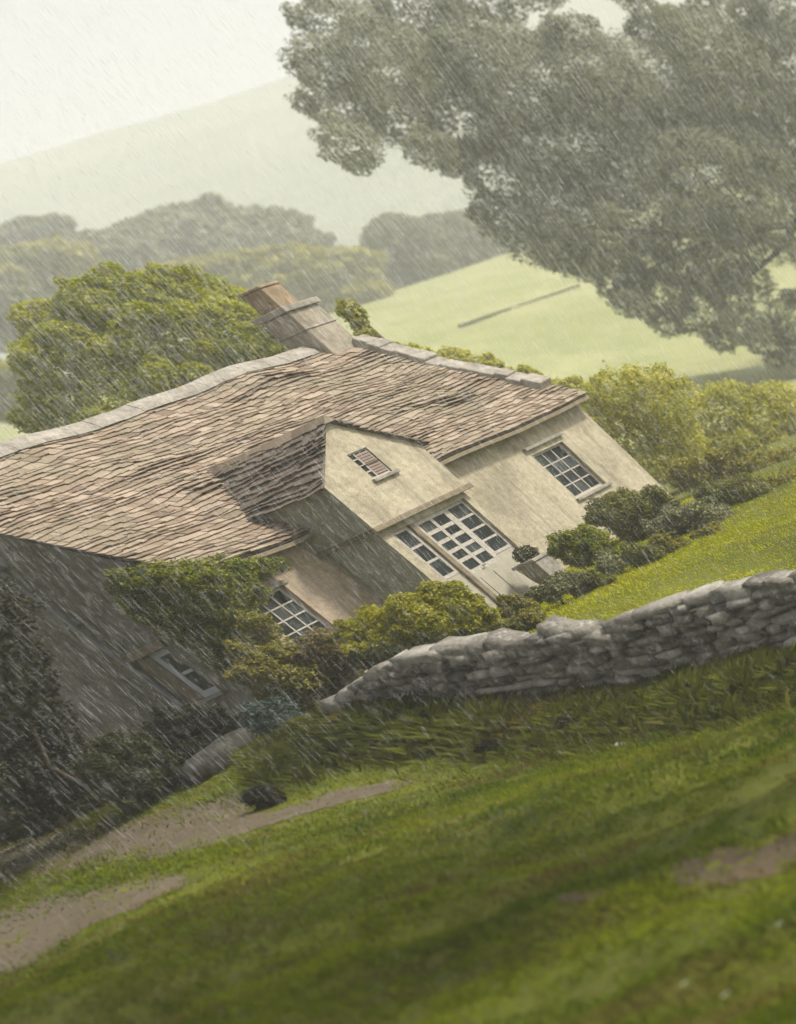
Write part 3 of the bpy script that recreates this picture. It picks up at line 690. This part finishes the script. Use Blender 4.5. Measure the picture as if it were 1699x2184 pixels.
# ------------------------------------------------------------------ planter, rocks, small things
def rock(name, px, py, Y, size, label, cat, mat, seed, rz=0):
    c = at(px, py, Y) if Y else ground_hit(px, py); z = float(ground_z(c[0], c[1])); bm_v = blob(seed)
    V = bm_v[0] * np.array(size); o = np_mesh(name, V, bm_v[1], mat, None, True); o.location = (c[0], c[1], z + size[2] * .45); o.rotation_euler = (0, 0, rz); return tag(o, label, cat)
def blob(seed, n=10):
    r = np.random.default_rng(seed); th = np.linspace(0, np.pi, n); ph = np.linspace(0, 2 * np.pi, 2 * n, endpoint=False); V = []; F = []
    for t in th:
        for p in ph: V.append((math.sin(t) * math.cos(p), math.sin(t) * math.sin(p), math.cos(t)))
    V = np.array(V); V = np.sign(V) * np.abs(V) ** .8; V *= (1 + .20 * dnoise(V, seed, 1.6) + .10 * dnoise(V, seed + 3, 4.5))[:, None]
    m = 2 * n
    for i in range(n - 1):
        for k in range(m): F.append((i*m+k, (i+1)*m+k, (i+1)*m+(k+1)%m, i*m+(k+1)%m))
    return V, np.array(F)
g = ground_hit(470, 1632)
rock('boulder', 472, 1600, g[1] - 1.2, (.68, .34, .30), 'long rounded grey boulder beside the dark bushes below the gable', 'boulder', M['granite'], 3, .15)
rock('rock', 175, 1690, ground_hit(175, 1705)[1], (.22, .2, .15), 'small dull grey rock at the foot of the dark bush near the path', 'rock', M['granite'], 5)
rock('rock', 1325, 1593, ground_hit(1325, 1593)[1], (.06, .05, .045), 'tiny pale stone lying on the thin track below the wall', 'rock', M['coping'], 8)

# planter: square stone pot on a foot with a clipped plant
pl = empty('stone_planter', H2W(3.74, -1.86, 0), 'grey stone planter with a small round plant beside the glazed porch doors', 'planter', rz=YAW)
mb = MB()
for z0, z1, a, b in ((-.1, .07, .24, .24), (.072, .16, .16, .20), (.162, .56, .20, .25), (.562, .63, .28, .28)):
    mb.hexa([(-a, -a, z0), (a, -a, z0), (a, a, z0), (-a, a, z0), (-b, -b, z1), (b, -b, z1), (b, b, z1), (-b, b, z1)])
mb.build('pot', M['coping'], pl, bevel=.015)
V, F = leaf_mesh([(0, 0, .74, .22, .22, .2)], 1400, .045, 77); 
M['leaf_dark'] = leaf_mat('leaf_dark', (.022, .032, .007), (.048, .06, .012), (.075, .07, .018), 2.5)
np_mesh('plant', V, F, M['leaf_dark'], pl)

# ------------------------------------------------------------------ foliage colours
M['leaf_round'] = leaf_mat('leaf_round', (.21, .26, .005), (.40, .41, .007), (.48, .45, .012), .9, .55)
M['leaf_oak_hazed'] = leaf_mat('leaf_oak_hazed', (.20, .225, .135), (.27, .285, .175), (.33, .33, .22), .5, .45)  # distance haze mixed into the oak leaves as a pale grey
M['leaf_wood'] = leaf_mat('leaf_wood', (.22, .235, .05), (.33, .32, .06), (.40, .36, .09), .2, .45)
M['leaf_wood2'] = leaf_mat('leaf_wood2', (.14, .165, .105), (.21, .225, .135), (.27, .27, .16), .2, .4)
M['leaf_gold'] = leaf_mat('leaf_gold', (.23, .25, .010), (.36, .345, .014), (.42, .37, .05), 1.6, .45)
M['leaf_ivy'] = leaf_mat('leaf_ivy', (.13, .18, .010), (.25, .28, .018), (.33, .31, .04), 1.6, .45)
M['leaf_olive'] = leaf_mat('leaf_olive', (.15, .165, .014), (.26, .245, .026), (.33, .26, .07), 2, .4)
M['leaf_rust'] = leaf_mat('leaf_rust', (.17, .12, .05), (.27, .19, .11), (.20, .20, .05), 2.5, .4)
M['leaf_pale'] = leaf_mat('leaf_pale', (.38, .40, .05), (.50, .485, .06), (.56, .50, .11), .9, .55)
M['leaf_grey'] = leaf_mat('leaf_grey', (.13, .145, .06), (.22, .225, .11), (.32, .30, .16), 2.5)
M['leaf_field'] = leaf_mat('leaf_field', (.27, .30, .17), (.32, .335, .19), None, .3, .45)
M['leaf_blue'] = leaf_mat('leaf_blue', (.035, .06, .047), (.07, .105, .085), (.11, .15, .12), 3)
M['leaf_shrub'] = leaf_mat('leaf_shrub', (.10, .12, .020), (.18, .19, .035), (.25, .22, .06), 2, .4)
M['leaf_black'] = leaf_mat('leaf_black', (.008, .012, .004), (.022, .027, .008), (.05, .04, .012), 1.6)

# ------------------------------------------------------------------ trees
Yo = 112
oak_px = [(760,60,105),(705,140,80),(740,235,80),(745,310,62),(762,350,30),(850,140,120),(860,250,85),(915,320,50),(985,250,110),(960,330,48),
  (1075,370,85),(1085,470,60),(1045,440,35),(1150,500,80),(1200,540,55),(1245,490,110),(1260,570,42),(1330,600,60),(1345,650,35),(1400,625,70),(1425,690,36),
  (1500,670,62),(1540,725,32),(1590,690,50),(1640,725,48),(1655,768,22),(1720,700,80),(1000,90,120),(1120,170,130),(1260,170,120),(1180,300,140),(1300,330,150),
  (1420,220,150),(1390,470,150),(1520,380,160),(1500,540,110),(1590,600,55),(1640,290,150),(1690,450,130),(1560,150,120),(1700,140,120),(1480,80,80),(1690,20,90),(1410,60,66),(1580,30,60),
  (1230,85,62),(1330,-40,60),(1150,-30,55),(900,30,90),(1040,-20,80),(1480,-60,70)]
oak = px_lobes(oak_px, Yo, 4.5, 4, 1.1)
oc = at(1850, 330, Yo)
r_ = np.random.default_rng(8)
for k in range(34):                       # the part of the crown beyond the frame
    d = r_.normal(size=3); d /= np.linalg.norm(d); c = np.array([oc[0] + 5, Yo + 1.5, oc[2] + 5]) + d * np.array([8.8, 7.6, 7.6]) * r_.uniform(.6, 1.0)
    px, py, _ = project(c)
    if px > 1860 or py < -260: oak.append((*c, 2.8, 2.8, 2.5))
tx = at(1700, 760, Yo)[0] + 7; tb = (tx, Yo + 1, float(ground_z(tx, Yo + 1)))
plant('oak_tree', 'huge hazy grey green spreading tree whose crown hangs in from the right', 'tree', oak, 640000, .15, M['leaf_oak_hazed'], 31, trunk=.6, base=tb, part='crown', stem='trunk', rough=.25, cull=.6, depth=.13)

def ellipsoid_lobes(c, r, n, seed, lr=.45):
    g = np.random.default_rng(seed); out = []
    for k in range(n):
        d = g.normal(size=3); d /= np.linalg.norm(d); d[2] = abs(d[2]) * .9 - .15; s = lr * g.uniform(.75, 1.25)
        p = np.array(c) + d * np.array(r) * (1 - s * .7); out.append((*p, r[0] * s, r[1] * s, r[2] * s * .9))
    out.append((*c, r[0] * .72, r[1] * .72, r[2] * .72)); return out
Yr = 73
rt = px_lobes([(340,745,160),(250,770,140),(440,750,140),(165,775,100),(520,745,100),(310,860,140),(170,880,88),(230,930,90),(420,850,120),(540,800,80),(140,690,62),(200,640,60),(270,622,58),(350,616,58),(430,625,56),(505,655,55),(565,700,50),(95,760,50),(105,840,45),(135,940,50),(590,750,45)], Yr, .6, 5)
plant('garden_tree', 'dense round yellow green tree standing close behind the slate roof', 'tree', rt, 330000, .085, M['leaf_round'], 41, trunk=.28, base=(at(330,900,Yr)[0], Yr, float(ground_z(at(330,900,Yr)[0], Yr))), part='crown', stem='trunk', rough=.15, cull=.8, depth=.12, up=.5, sprays=12)

# unseen tree added beside the viewer to shade the near grass
st = [(*(np.array([6.6, 18.5, 10.8]) + np.array(q) * np.array([5.6, 8.0, 4.2])), 2.3, 2.3, 1.9) for q in blob_dirs(44, np.random.default_rng(5)) * np.random.default_rng(6).uniform(.35, 1.0, (44, 1))]
plant('added_shade_tree', 'unseen leafy tree added on the right to shade the near grass', 'tree', st, 120000, .2, M['leaf_shrub'], 55, limb_lo=.72, trunk=.3, base=(9.0, 17.5, float(ground_z(9.0, 17.5))), part='crown', stem='trunk')

# hazy wood beyond the cottage: separate trees
GW_ = 'hazy trees of the wood behind the cottage'
woods = [  # px, py (crown centre), rx px, ry px, Y, material, label
 (400,520,170,95,175,'leaf_wood2','broad domed grey tree, highest of the hazy wood'),
 (230,560,110,80,168,'leaf_wood2','grey green tree left of the broad domed tree'),
 (590,530,120,85,170,'leaf_wood2','rounded grey tree right of the broad domed tree'),
 (700,590,110,60,150,'leaf_wood','pale yellow green tree top to the upper right of the chimney'),
 (560,590,130,60,140,'leaf_wood','pale yellow green tree seen just above the chimney'),
 (400,600,130,50,135,'leaf_wood','light olive tree peeping over the round garden tree'),
 (70,580,110,70,150,'leaf_wood','hazy olive tree at the left picture edge, upper left of the garden tree'),
 (30,520,120,50,185,'leaf_wood2','faint grey tree farthest off at the left edge'),
 (0,670,90,85,125,'leaf_wood2','dark blue grey tree low at the left edge'),
 (15,830,70,80,96,'leaf_wood','small pale tree at the left edge beside the garden tree'),
 (770,640,60,40,140,'leaf_wood','low pale bush at the foot of the hazy wood, above the roof coping'),
]
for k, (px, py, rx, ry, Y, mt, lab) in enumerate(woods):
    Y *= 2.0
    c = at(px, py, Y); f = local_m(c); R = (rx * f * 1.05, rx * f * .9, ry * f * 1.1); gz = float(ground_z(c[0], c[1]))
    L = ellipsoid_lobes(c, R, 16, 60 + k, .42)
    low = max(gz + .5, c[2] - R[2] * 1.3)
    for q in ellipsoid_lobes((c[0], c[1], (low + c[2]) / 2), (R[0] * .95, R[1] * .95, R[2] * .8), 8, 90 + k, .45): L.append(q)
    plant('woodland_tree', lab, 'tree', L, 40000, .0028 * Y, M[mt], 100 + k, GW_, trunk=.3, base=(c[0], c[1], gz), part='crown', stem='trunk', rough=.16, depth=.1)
mead = [(870,525,75,85,310,'leaf_wood2','blue grey rounded tree alone beyond the meadow, left one of the pair'),
        (960,525,95,90,315,'leaf_wood2','blue grey rounded tree beyond the meadow touching the big crown, right one of the pair')]
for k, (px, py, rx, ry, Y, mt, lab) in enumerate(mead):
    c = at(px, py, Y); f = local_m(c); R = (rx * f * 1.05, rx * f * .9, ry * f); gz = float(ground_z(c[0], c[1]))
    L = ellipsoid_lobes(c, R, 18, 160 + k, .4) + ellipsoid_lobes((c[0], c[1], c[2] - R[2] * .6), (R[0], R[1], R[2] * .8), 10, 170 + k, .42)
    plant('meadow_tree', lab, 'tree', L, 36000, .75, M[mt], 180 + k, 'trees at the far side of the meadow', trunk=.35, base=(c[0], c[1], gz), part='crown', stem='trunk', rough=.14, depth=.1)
# low hedge across the meadow, and a leaf strip for a tree shadow
def hedge_or_shadow(p0, p1, Y0, Y1, h, wd, label, seed, mat):
    L = []; n = 26
    for i in range(n):
        t = i / (n - 1); px, py = p0[0] + (p1[0] - p0[0]) * t, p0[1] + (p1[1] - p0[1]) * t; c = ground_hit(px, py, 85, 325); z = float(c[2]); L.append((c[0], c[1], z + h * .4, wd, wd * .8, h * .7))
    c = np.array(L)[:, :3].mean(0); root = empty('hedge_or_shadow', (c[0], c[1], float(ground_z(c[0], c[1]))), label, 'hedge', 'hedges across the pale meadow'); b = np.array(root.location)
    V, F = leaf_mesh(L, 9000, .2, seed, cull=.5); np_mesh('foliage', V - b, F, M['leaf_field'], root)
def hit_far(px, py): return ground_hit(px, py, 85, 325)[1]
hedge_or_shadow((985, 697), (1235, 612), hit_far(985, 697), hit_far(1235, 612), 0.16, .16, 'thin straight blue grey hedge line running across the pale meadow', 201, 'leaf_wood2')
hedge_or_shadow((780, 632), (905, 598), hit_far(790, 632), hit_far(905, 598), 1.3, 1.0, 'short leaf strip standing for the shadow below the far trees', 202, 'leaf_wood2')  # leaf strip built where the meadow holds only tree shadow

# ------------------------------------------------------------------ garden planting
def shrub(label, lst, Y, n, size, mat, seed, name='shrub', cat='shrub', group=None, jit=.25, **kw):
    kw.setdefault('sprays', 6)
    L = px_lobes([(q[0], q[1], q[2] * .86) for q in lst], Y, jit, seed); A = np.array(L); 
    c = A[:, :3].mean(0); gz = float(ground_z(c[0], c[1]))
    kw.setdefault('rough', .32); kw.setdefault('depth', .2)
    return plant(name, label, cat, L, n, size, M[mat], seed, group, base=(c[0], c[1], gz), **kw)
# behind and right of the house
shrub('tall yellow green bush rising past the right end of the roof', [(1330,850,80),(1400,860,90),(1300,900,60),(1350,930,80),(1430,940,80),(1290,850,45),(1440,1000,50),(1400,990,60)], 61, 30000, .085, 'leaf_pale', 301, name='bush', cat='bush', group='bushes behind the right end of the cottage')
shrub('pale willowy bush at the right edge under the big crown', [(1530,880,75),(1620,890,80),(1700,900,80),(1580,945,80),(1680,970,80),(1480,900,60),(1500,965,65),(1560,840,40),(1660,845,45)], 66, 34000, .09, 'leaf_pale', 302, name='bush', cat='bush', group='bushes behind the right end of the cottage')
shrub('low olive bush between the pale bushes and the dark clipped shrubs', [(1480,1010,55),(1560,990,55),(1640,1000,60),(1700,1000,60)], 56, 14000, .08, 'leaf_olive', 303, name='bush', cat='bush', group='bushes behind the right end of the cottage')
shrub('light leafy hedge just beyond the right roof coping', [(900,775,48),(970,778,46),(1040,795,46),(1110,818,48),(1180,838,45),(860,758,30),(1240,845,44)], 68, 18000, .085, 'leaf_pale', 304, name='hedge', cat='hedge')
shrub('small bright green sapling tip right of the chimney', [(745,655,24),(760,672,22),(735,668,18),(765,690,22),(780,720,25),(790,745,30)], 63, 2600, .085, 'leaf_gold', 305, name='sapling', cat='sapling')
# beside the right hand wall
SG = 'shrubs in the bed right of the porch'
shrub('dark clipped shrub under the right hand window', [(1315,1095,50),(1370,1085,56),(1345,1125,48),(1415,1085,42),(1275,1105,26),(1390,1125,38),(1330,1068,34),(1400,1060,30)], 50.5, 26000, .055, 'leaf_shrub', 311, group=SG)
shrub('rounded mid green shrub hard against the porch', [(1215,1160,38),(1260,1155,44),(1240,1185,40),(1290,1175,34),(1195,1175,24)], 46.8, 22000, .045, 'leaf_ivy', 312, group=SG)
shrub('grey green spiky shrub right of the dark clipped one', [(1450,1110,45),(1500,1105,50),(1540,1115,38),(1420,1130,38),(1480,1140,40)], 48.5, 18000, .06, 'leaf_grey', 313, group=SG)
shrub('dark shrub near the right edge above the lawn', [(1550,1055,48),(1600,1050,50),(1570,1085,42),(1520,1060,32)], 50, 15000, .06, 'leaf_shrub', 314, group=SG)
shrub('low dark shrub cut by the right edge of the picture', [(1660,1050,45),(1700,1040,50),(1630,1075,35),(1740,1040,50)], 50.5, 12000, .06, 'leaf_olive', 315, group=SG)
# low border plants along the lawn
BG = 'low cushion plants edging the lawn'
border = [(1100,1300,42,42.2,'leaf_olive','olive cushion plant below the porch doors, nearest the golden shrub'),
 (1145,1330,36,40.6,'leaf_olive','dark olive cushion plant touching the wall top at the lawn corner'),
 (1165,1265,40,43.2,'leaf_grey','silvery cushion plant at the foot of the porch'),
 (1225,1245,38,43.8,'leaf_grey','silvery green cushion plant right of the porch foot'),
 (1275,1240,36,43.4,'leaf_shrub','dark green cushion plant below the rounded shrub'),
 (1300,1205,38,45,'leaf_grey','pale grey cushion plant between the rounded shrub and the lawn'),
 (1370,1195,40,45.4,'leaf_shrub','broad dark cushion plant halfway along the lawn edge'),
 (1430,1170,36,46.2,'leaf_olive','small olive cushion plant toward the right end of the border'),
 (1510,1145,30,47,'leaf_olive','last small cushion plant at the right end of the border'),
 (1080,1345,34,40.2,'leaf_shrub','small green cushion plant just behind the dip in the stone wall')]
for k, (px, py, r, Y, mt, lab) in enumerate(border):
    g = np.random.default_rng(330 + k); lst = [(px + g.uniform(-.7, .7) * r, py + g.uniform(-.45, .35) * r - .18 * 0, r * g.uniform(.45, .75)) for _ in range(6)]
    shrub(lab, lst, Y, 7000, .045, mt, 340 + k, name='border_plant', cat='plant', group=BG)
# before the porch and the left wall
shrub('large golden green shrub spreading in front of the porch', [(870,1305,52),(930,1290,52),(985,1300,50),(1030,1325,42),(815,1330,54),(890,1330,70),(970,1345,58),(765,1350,44),(835,1375,54),(905,1390,46),(1065,1345,30),(970,1262,30),(775,1390,36),(1000,1310,44),(920,1258,26)], 41.5, 80000, .042, 'leaf_gold', 351, cull=.7)
shrub('dark undergrowth at the foot of the golden shrub behind the wall', [(830,1400,34),(890,1400,36),(950,1385,36),(1010,1365,30),(780,1410,30)], 40.2, 12000, .045, 'leaf_dark', 352, name='undergrowth', cat='shrub')
shrub('rust coloured shrub below the left window', [(690,1375,48),(740,1385,40),(720,1420,40),(660,1400,36)], 43.4, 14000, .045, 'leaf_rust', 353)
shrub('straggling olive shrub left of the end of the stone wall', [(600,1400,50),(560,1430,55),(640,1450,52),(700,1460,45),(590,1480,45),(660,1500,40),(740,1440,36),(530,1390,40),(572,1352,30),(545,1330,34)], 43.6, 32000, .05, 'leaf_olive', 354)
# climber on the house corner: lobes hug the front wall and the gable
ivy = []
for px, py, r in [(300,1240,45),(360,1235,48),(430,1235,50),(500,1222,40),(550,1212,32),(595,1205,20),(320,1290,52),(390,1295,60),(460,1290,60),(530,1265,36),(395,1345,40),(445,1350,52),(495,1345,48),(525,1360,34),(470,1400,34),(505,1410,42),(270,1255,22),(250,1262,15),(345,1320,28),(415,1225,30),(330,1260,30)]:
    d = ray(px, py); n_f = np.array([sy_, -cy_, 0]); p0 = H2W(0, -.28, 0); t = (n_f @ p0) / (n_f @ d); p = d * t
    if W2H(p)[0] < 0:
        n_g = np.array([-cy_, -sy_, 0]); p0 = H2W(-.22, 0, 0); t = (n_g @ p0) / (n_g @ d); p = d * t
    R = r * local_m(p); ivy.append((*p, R, R * .8, R))
ib = H2W(-.1, -.3, 0)
plant('ivy', 'thick green climber covering the left front corner under the eave', 'climber', ivy, 100000, .044, M['leaf_ivy'], 361, base=(ib[0], ib[1], float(ground_z(ib[0], ib[1]))), cull=.7, rough=.38, depth=.26, sprays=7)
# dark planting below the gable
DG = 'dark shrubs below the shaded gable'
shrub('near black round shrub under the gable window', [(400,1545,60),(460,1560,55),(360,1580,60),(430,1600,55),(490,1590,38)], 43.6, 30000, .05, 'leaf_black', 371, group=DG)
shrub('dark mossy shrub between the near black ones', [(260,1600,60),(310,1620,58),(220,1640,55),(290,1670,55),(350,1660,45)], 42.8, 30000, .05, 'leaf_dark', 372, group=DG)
SKY_BLOCK = [at(px, py, 43.5) for px, py in ((-200, 1450), (-260, 1350), (-330, 1500), (-480, 1150), (-450, 1350), (-560, 1000), (-620, 850), (-700, 950), (-560, 1150), (-800, 700), (-220, 1650), (-700, 1100))]  # unseen crown lobes added past the left edge to block sky light
def with_sky_block(f):
    global px_lobes
    old = px_lobes; px_lobes = lambda lst, Y, jit=0, seed=1, depth=1.0: old(lst, Y, jit, seed, depth) + [(p[0], p[1] - 1 + 2.5 * math.sin(i * 2.4), p[2], 1.5, 1.5, 1.4) for i, p in enumerate(SKY_BLOCK)]
    f(); px_lobes = old
with_sky_block(lambda: shrub('tall near black bush filling the left edge, with an added unseen crown shading the gable', [(40,1450,80),(60,1540,95),(110,1600,80),(30,1640,95),(130,1680,60),(-60,1560,100),(0,1380,60),(70,1720,60),(-20,1310,50)], 43.5, 230000, .075, 'leaf_black', 373, group=DG, trunk=.035, rough=.22, depth=.14))
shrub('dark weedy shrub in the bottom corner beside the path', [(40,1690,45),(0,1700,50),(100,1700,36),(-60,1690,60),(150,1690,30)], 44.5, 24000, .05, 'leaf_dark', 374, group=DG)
shrub('blue green glaucous shrub at the end of the stone wall', [(555,1520,36),(600,1515,34),(580,1550,40),(630,1545,30),(540,1550,26)], 42.6, 14000, .045, 'leaf_blue', 375)
ul = []
for px, py, r in ((-60, 1770, 50), (0, 1765, 45), (60, 1758, 42), (120, 1748, 42), (180, 1735, 40), (240, 1725, 38), (300, 1712, 38), (360, 1700, 34), (90, 1715, 50), (170, 1700, 48), (20, 1725, 50), (420, 1688, 28)):
    yt = 1790 - .19 * max(px, 0) + 14; c = ground_hit(px, yt); Y = min(c[1] + .5, 46.5); ul += [(px, yt - 14 - r * .35, r * .8, c[1] + .3), (px + 25, yt - 14 - r * .9, r * 1.1, Y + 1)]
shrub('low dark undergrowth lining the far side of the path at the left', ul, 46, 90000, .05, 'leaf_dark', 378, name='undergrowth', group=DG, jit=.1, rough=.4, depth=.25)
# weeds on the bank below the wall
WG = 'dark weed clumps on the grassy bank below the wall'
for k, (px, py, r, lab) in enumerate([(830,1585,26,'dark weed clump on the bank below the left part of the wall'),(1045,1590,22,'small dark weed clump on the bank below the middle of the wall'),(1220,1535,22,'dark weed clump high on the bank below the wall'),(1510,1440,26,'dark weed clump close under the right part of the wall'),(565,1690,34,'dark grassy clump where the track meets the path'),(700,1610,22,'dark weed clump low on the bank left of the track')]):
    c = ground_hit(px, py + r); shrub(lab, [(px - r * .7, py + r * .35, r * .6), (px + r * .7, py + r * .45, r * .55), (px, py + r * .1, r * .7), (px + r * .2, py + r * .7, r * .6)], c[1] - .1, 8000, .05, 'leaf_black', 390 + k, name='weed_clump', cat='weeds', group=WG, jit=.1, rough=.6, depth=.3, up=.1)
# daisies in the near grass
for k, (px, py, lab) in enumerate([(1492,2122,'white daisy in the near grass, left of the close pair'), (1580,2146,'white daisy in the near grass, right of the close pair'), (1690,1995,'white daisy at the right edge of the grass')]):
    c = ground_hit(px, py, 6, 60); root = empty('daisy', c, lab, 'flower', 'white daisies in the near grass'); mb = MB()
    mb.tube([(0, 0, 0), (.01, 0, .06), (.0, .01, .12)], [.003, .003, .003], 5); mb.build('stem', M['stem'], root)
    mb = MB()
    for j in range(13):
        a = j * 2 * math.pi / 13; p = lambda rr, da, z: (rr * math.cos(a + da), .01 + rr * math.sin(a + da), z)
        mb.add([p(.006, 0, .121), p(.028, -.2, .127), p(.036, 0, .126), p(.028, .2, .127)], [(0, 1, 2, 3)])
    mb.build('petals', M['petal'], root)

# ------------------------------------------------------------------ rain
def rain_mat():
    t = NT('rain'); d = t.n('ShaderNodeBsdfDiffuse'); d.inputs['Color'].default_value = (.85, .86, .87, 1); tr = t.n('ShaderNodeBsdfTranslucent'); tr.inputs['Color'].default_value = (.9, .9, .9, 1)
    mx = t.n('ShaderNodeMixShader'); mx.inputs[0].default_value = .55; t.l(d.outputs[0], mx.inputs[1]); t.l(tr.outputs[0], mx.inputs[2]); return t.done(mx.outputs[0])
def rain(n):
    r = np.random.default_rng(99); Y = 8 + 66 * r.random(n) ** (1 / 2.4)
    px = r.uniform(-120, 1820, n); py = r.uniform(-120, 2300, n)
    D = np.stack([(px * K - PPX) / LENS_PX, -(py * K - PPY) / LENS_PX, np.ones(n)], 1) @ CR; P = D * (Y / D[:, 1])[:, None]
    P = P[P[:, 2] > ground_z(P[:, 0], P[:, 1]) + .3]; n = len(P)
    ln = (.02 + .27 * r.random(n) ** 1.6) * np.clip(P[:, 1] / 28, .3, 2.0); rad = r.uniform(.00045, .00095, n) * np.clip(P[:, 1] / 22, .8, 1.7)
    ax = np.tile(np.array([-.15, .0, -1.0]), (n, 1)) + r.normal(0, .022, (n, 3)); 
    q = [np.zeros((n, 3))] ; V = [P - ax * (ln * .5)[:, None]]
    for k in range(3):
        a = k * 2.0944; V.append(P + ax * (ln * .2)[:, None] + np.stack([np.cos(a) * rad, np.sin(a) * rad, np.zeros(n)], 1))
    V.append(P + ax * (ln * .5)[:, None]); V = np.stack(V, 1).reshape(-1, 3)
    b = np.arange(n)[:, None] * 5; F = np.concatenate([b + np.array(f) for f in ((0, 1, 2), (0, 2, 3), (0, 3, 1), (4, 2, 1), (4, 3, 2), (4, 1, 3))])
    tag(np_mesh('rain', V, F, rain_mat()), kind='stuff')
rain(RAIN_N)

# ------------------------------------------------------------------ haze, sky, sun, camera
mb = MB(); mb.box(-435, 435, -62, 1010, -45, 152); hz = mb.build('haze', bpy.data.materials.new('haze_air')); tag(hz, kind='stuff')
hm = hz.data.materials[0]; hm.use_nodes = True; nt = hm.node_tree; nt.nodes.clear(); out = nt.nodes.new('ShaderNodeOutputMaterial')
pv = nt.nodes.new('ShaderNodeVolumePrincipled'); pv.inputs['Color'].default_value = (.99, .99, .98, 1); pv.inputs['Density'].default_value = HAZE; pv.inputs['Anisotropy'].default_value = .1
nt.links.new(pv.outputs[0], out.inputs['Volume'])

SUN_EL, SUN_AZ = math.radians(45), math.atan2(.97, -.25)     # azimuth from +Y toward +X
sun_dir = np.array([math.sin(SUN_AZ) * math.cos(SUN_EL), math.cos(SUN_AZ) * math.cos(SUN_EL), math.sin(SUN_EL)])
w = bpy.data.worlds.new('World'); scene.world = w; w.use_nodes = True; nt = w.node_tree; nt.nodes.clear()
out = nt.nodes.new('ShaderNodeOutputWorld'); bg = nt.nodes.new('ShaderNodeBackground'); sk = nt.nodes.new('ShaderNodeTexSky')
sk.sky_type = 'NISHITA'; sk.sun_disc = False; sk.sun_elevation = SUN_EL; sk.sun_rotation = SUN_AZ; sk.dust_density = 4; sk.air_density = 1.0; sk.ozone_density = 1
hs = nt.nodes.new('ShaderNodeHueSaturation'); hs.inputs['Saturation'].default_value = .06
tint = nt.nodes.new('ShaderNodeMix'); tint.data_type = 'RGBA'; tint.blend_type = 'MULTIPLY'; tint.inputs[0].default_value = 1; tint.inputs[7].default_value = (.99, 1, 1.02, 1)
nt.links.new(sk.outputs[0], hs.inputs['Color']); nt.links.new(hs.outputs[0], tint.inputs[6]); nt.links.new(tint.outputs[2], bg.inputs['Color']); bg.inputs['Strength'].default_value = SKY; nt.links.new(bg.outputs[0], out.inputs['Surface'])
sl = bpy.data.lights.new('sun', 'SUN'); sl.energy = SUN; sl.angle = math.radians(6); sl.color = (1, .935, .80); so = bpy.data.objects.new('sun', sl); COL.objects.link(so)
from mathutils import Vector, Matrix
so.rotation_euler = Vector(sun_dir).to_track_quat('Z', 'Y').to_euler(); so.location = (20, -10, 60)

cam = bpy.data.cameras.new('camera'); co = bpy.data.objects.new('camera', cam); COL.objects.link(co); scene.camera = co
m3 = np.array([CR[0], CR[1], -CR[2]]).T
co.matrix_world = Matrix([list(map(float, m3[i])) + [0.0] for i in range(3)] + [[0, 0, 0, 1]])
cam.sensor_fit = 'HORIZONTAL'; cam.sensor_width = 36; cam.lens = LENS_PX / 796 * 36; cam.shift_x = (398 - PPX) / 796; cam.shift_y = (PPY - 512) / 796
cam.clip_start = .5; cam.clip_end = 3000
cam.dof.use_dof = True; cam.dof.focus_distance = 31; cam.dof.aperture_fstop = FSTOP
scene.view_settings.view_transform = 'Standard'; scene.view_settings.look = 'None'; scene.view_settings.exposure = EXPO; scene.view_settings.gamma = 1
cy = scene.cycles; cy.max_bounces = 6; cy.diffuse_bounces = 3; cy.glossy_bounces = 2; cy.transmission_bounces = 3; cy.volume_bounces = 2; cy.transparent_max_bounces = 8
cy.use_denoising = True; cy.use_adaptive_sampling = False; cy.sample_clamp_indirect = 4; cy.caustics_reflective = False; cy.caustics_refractive = False
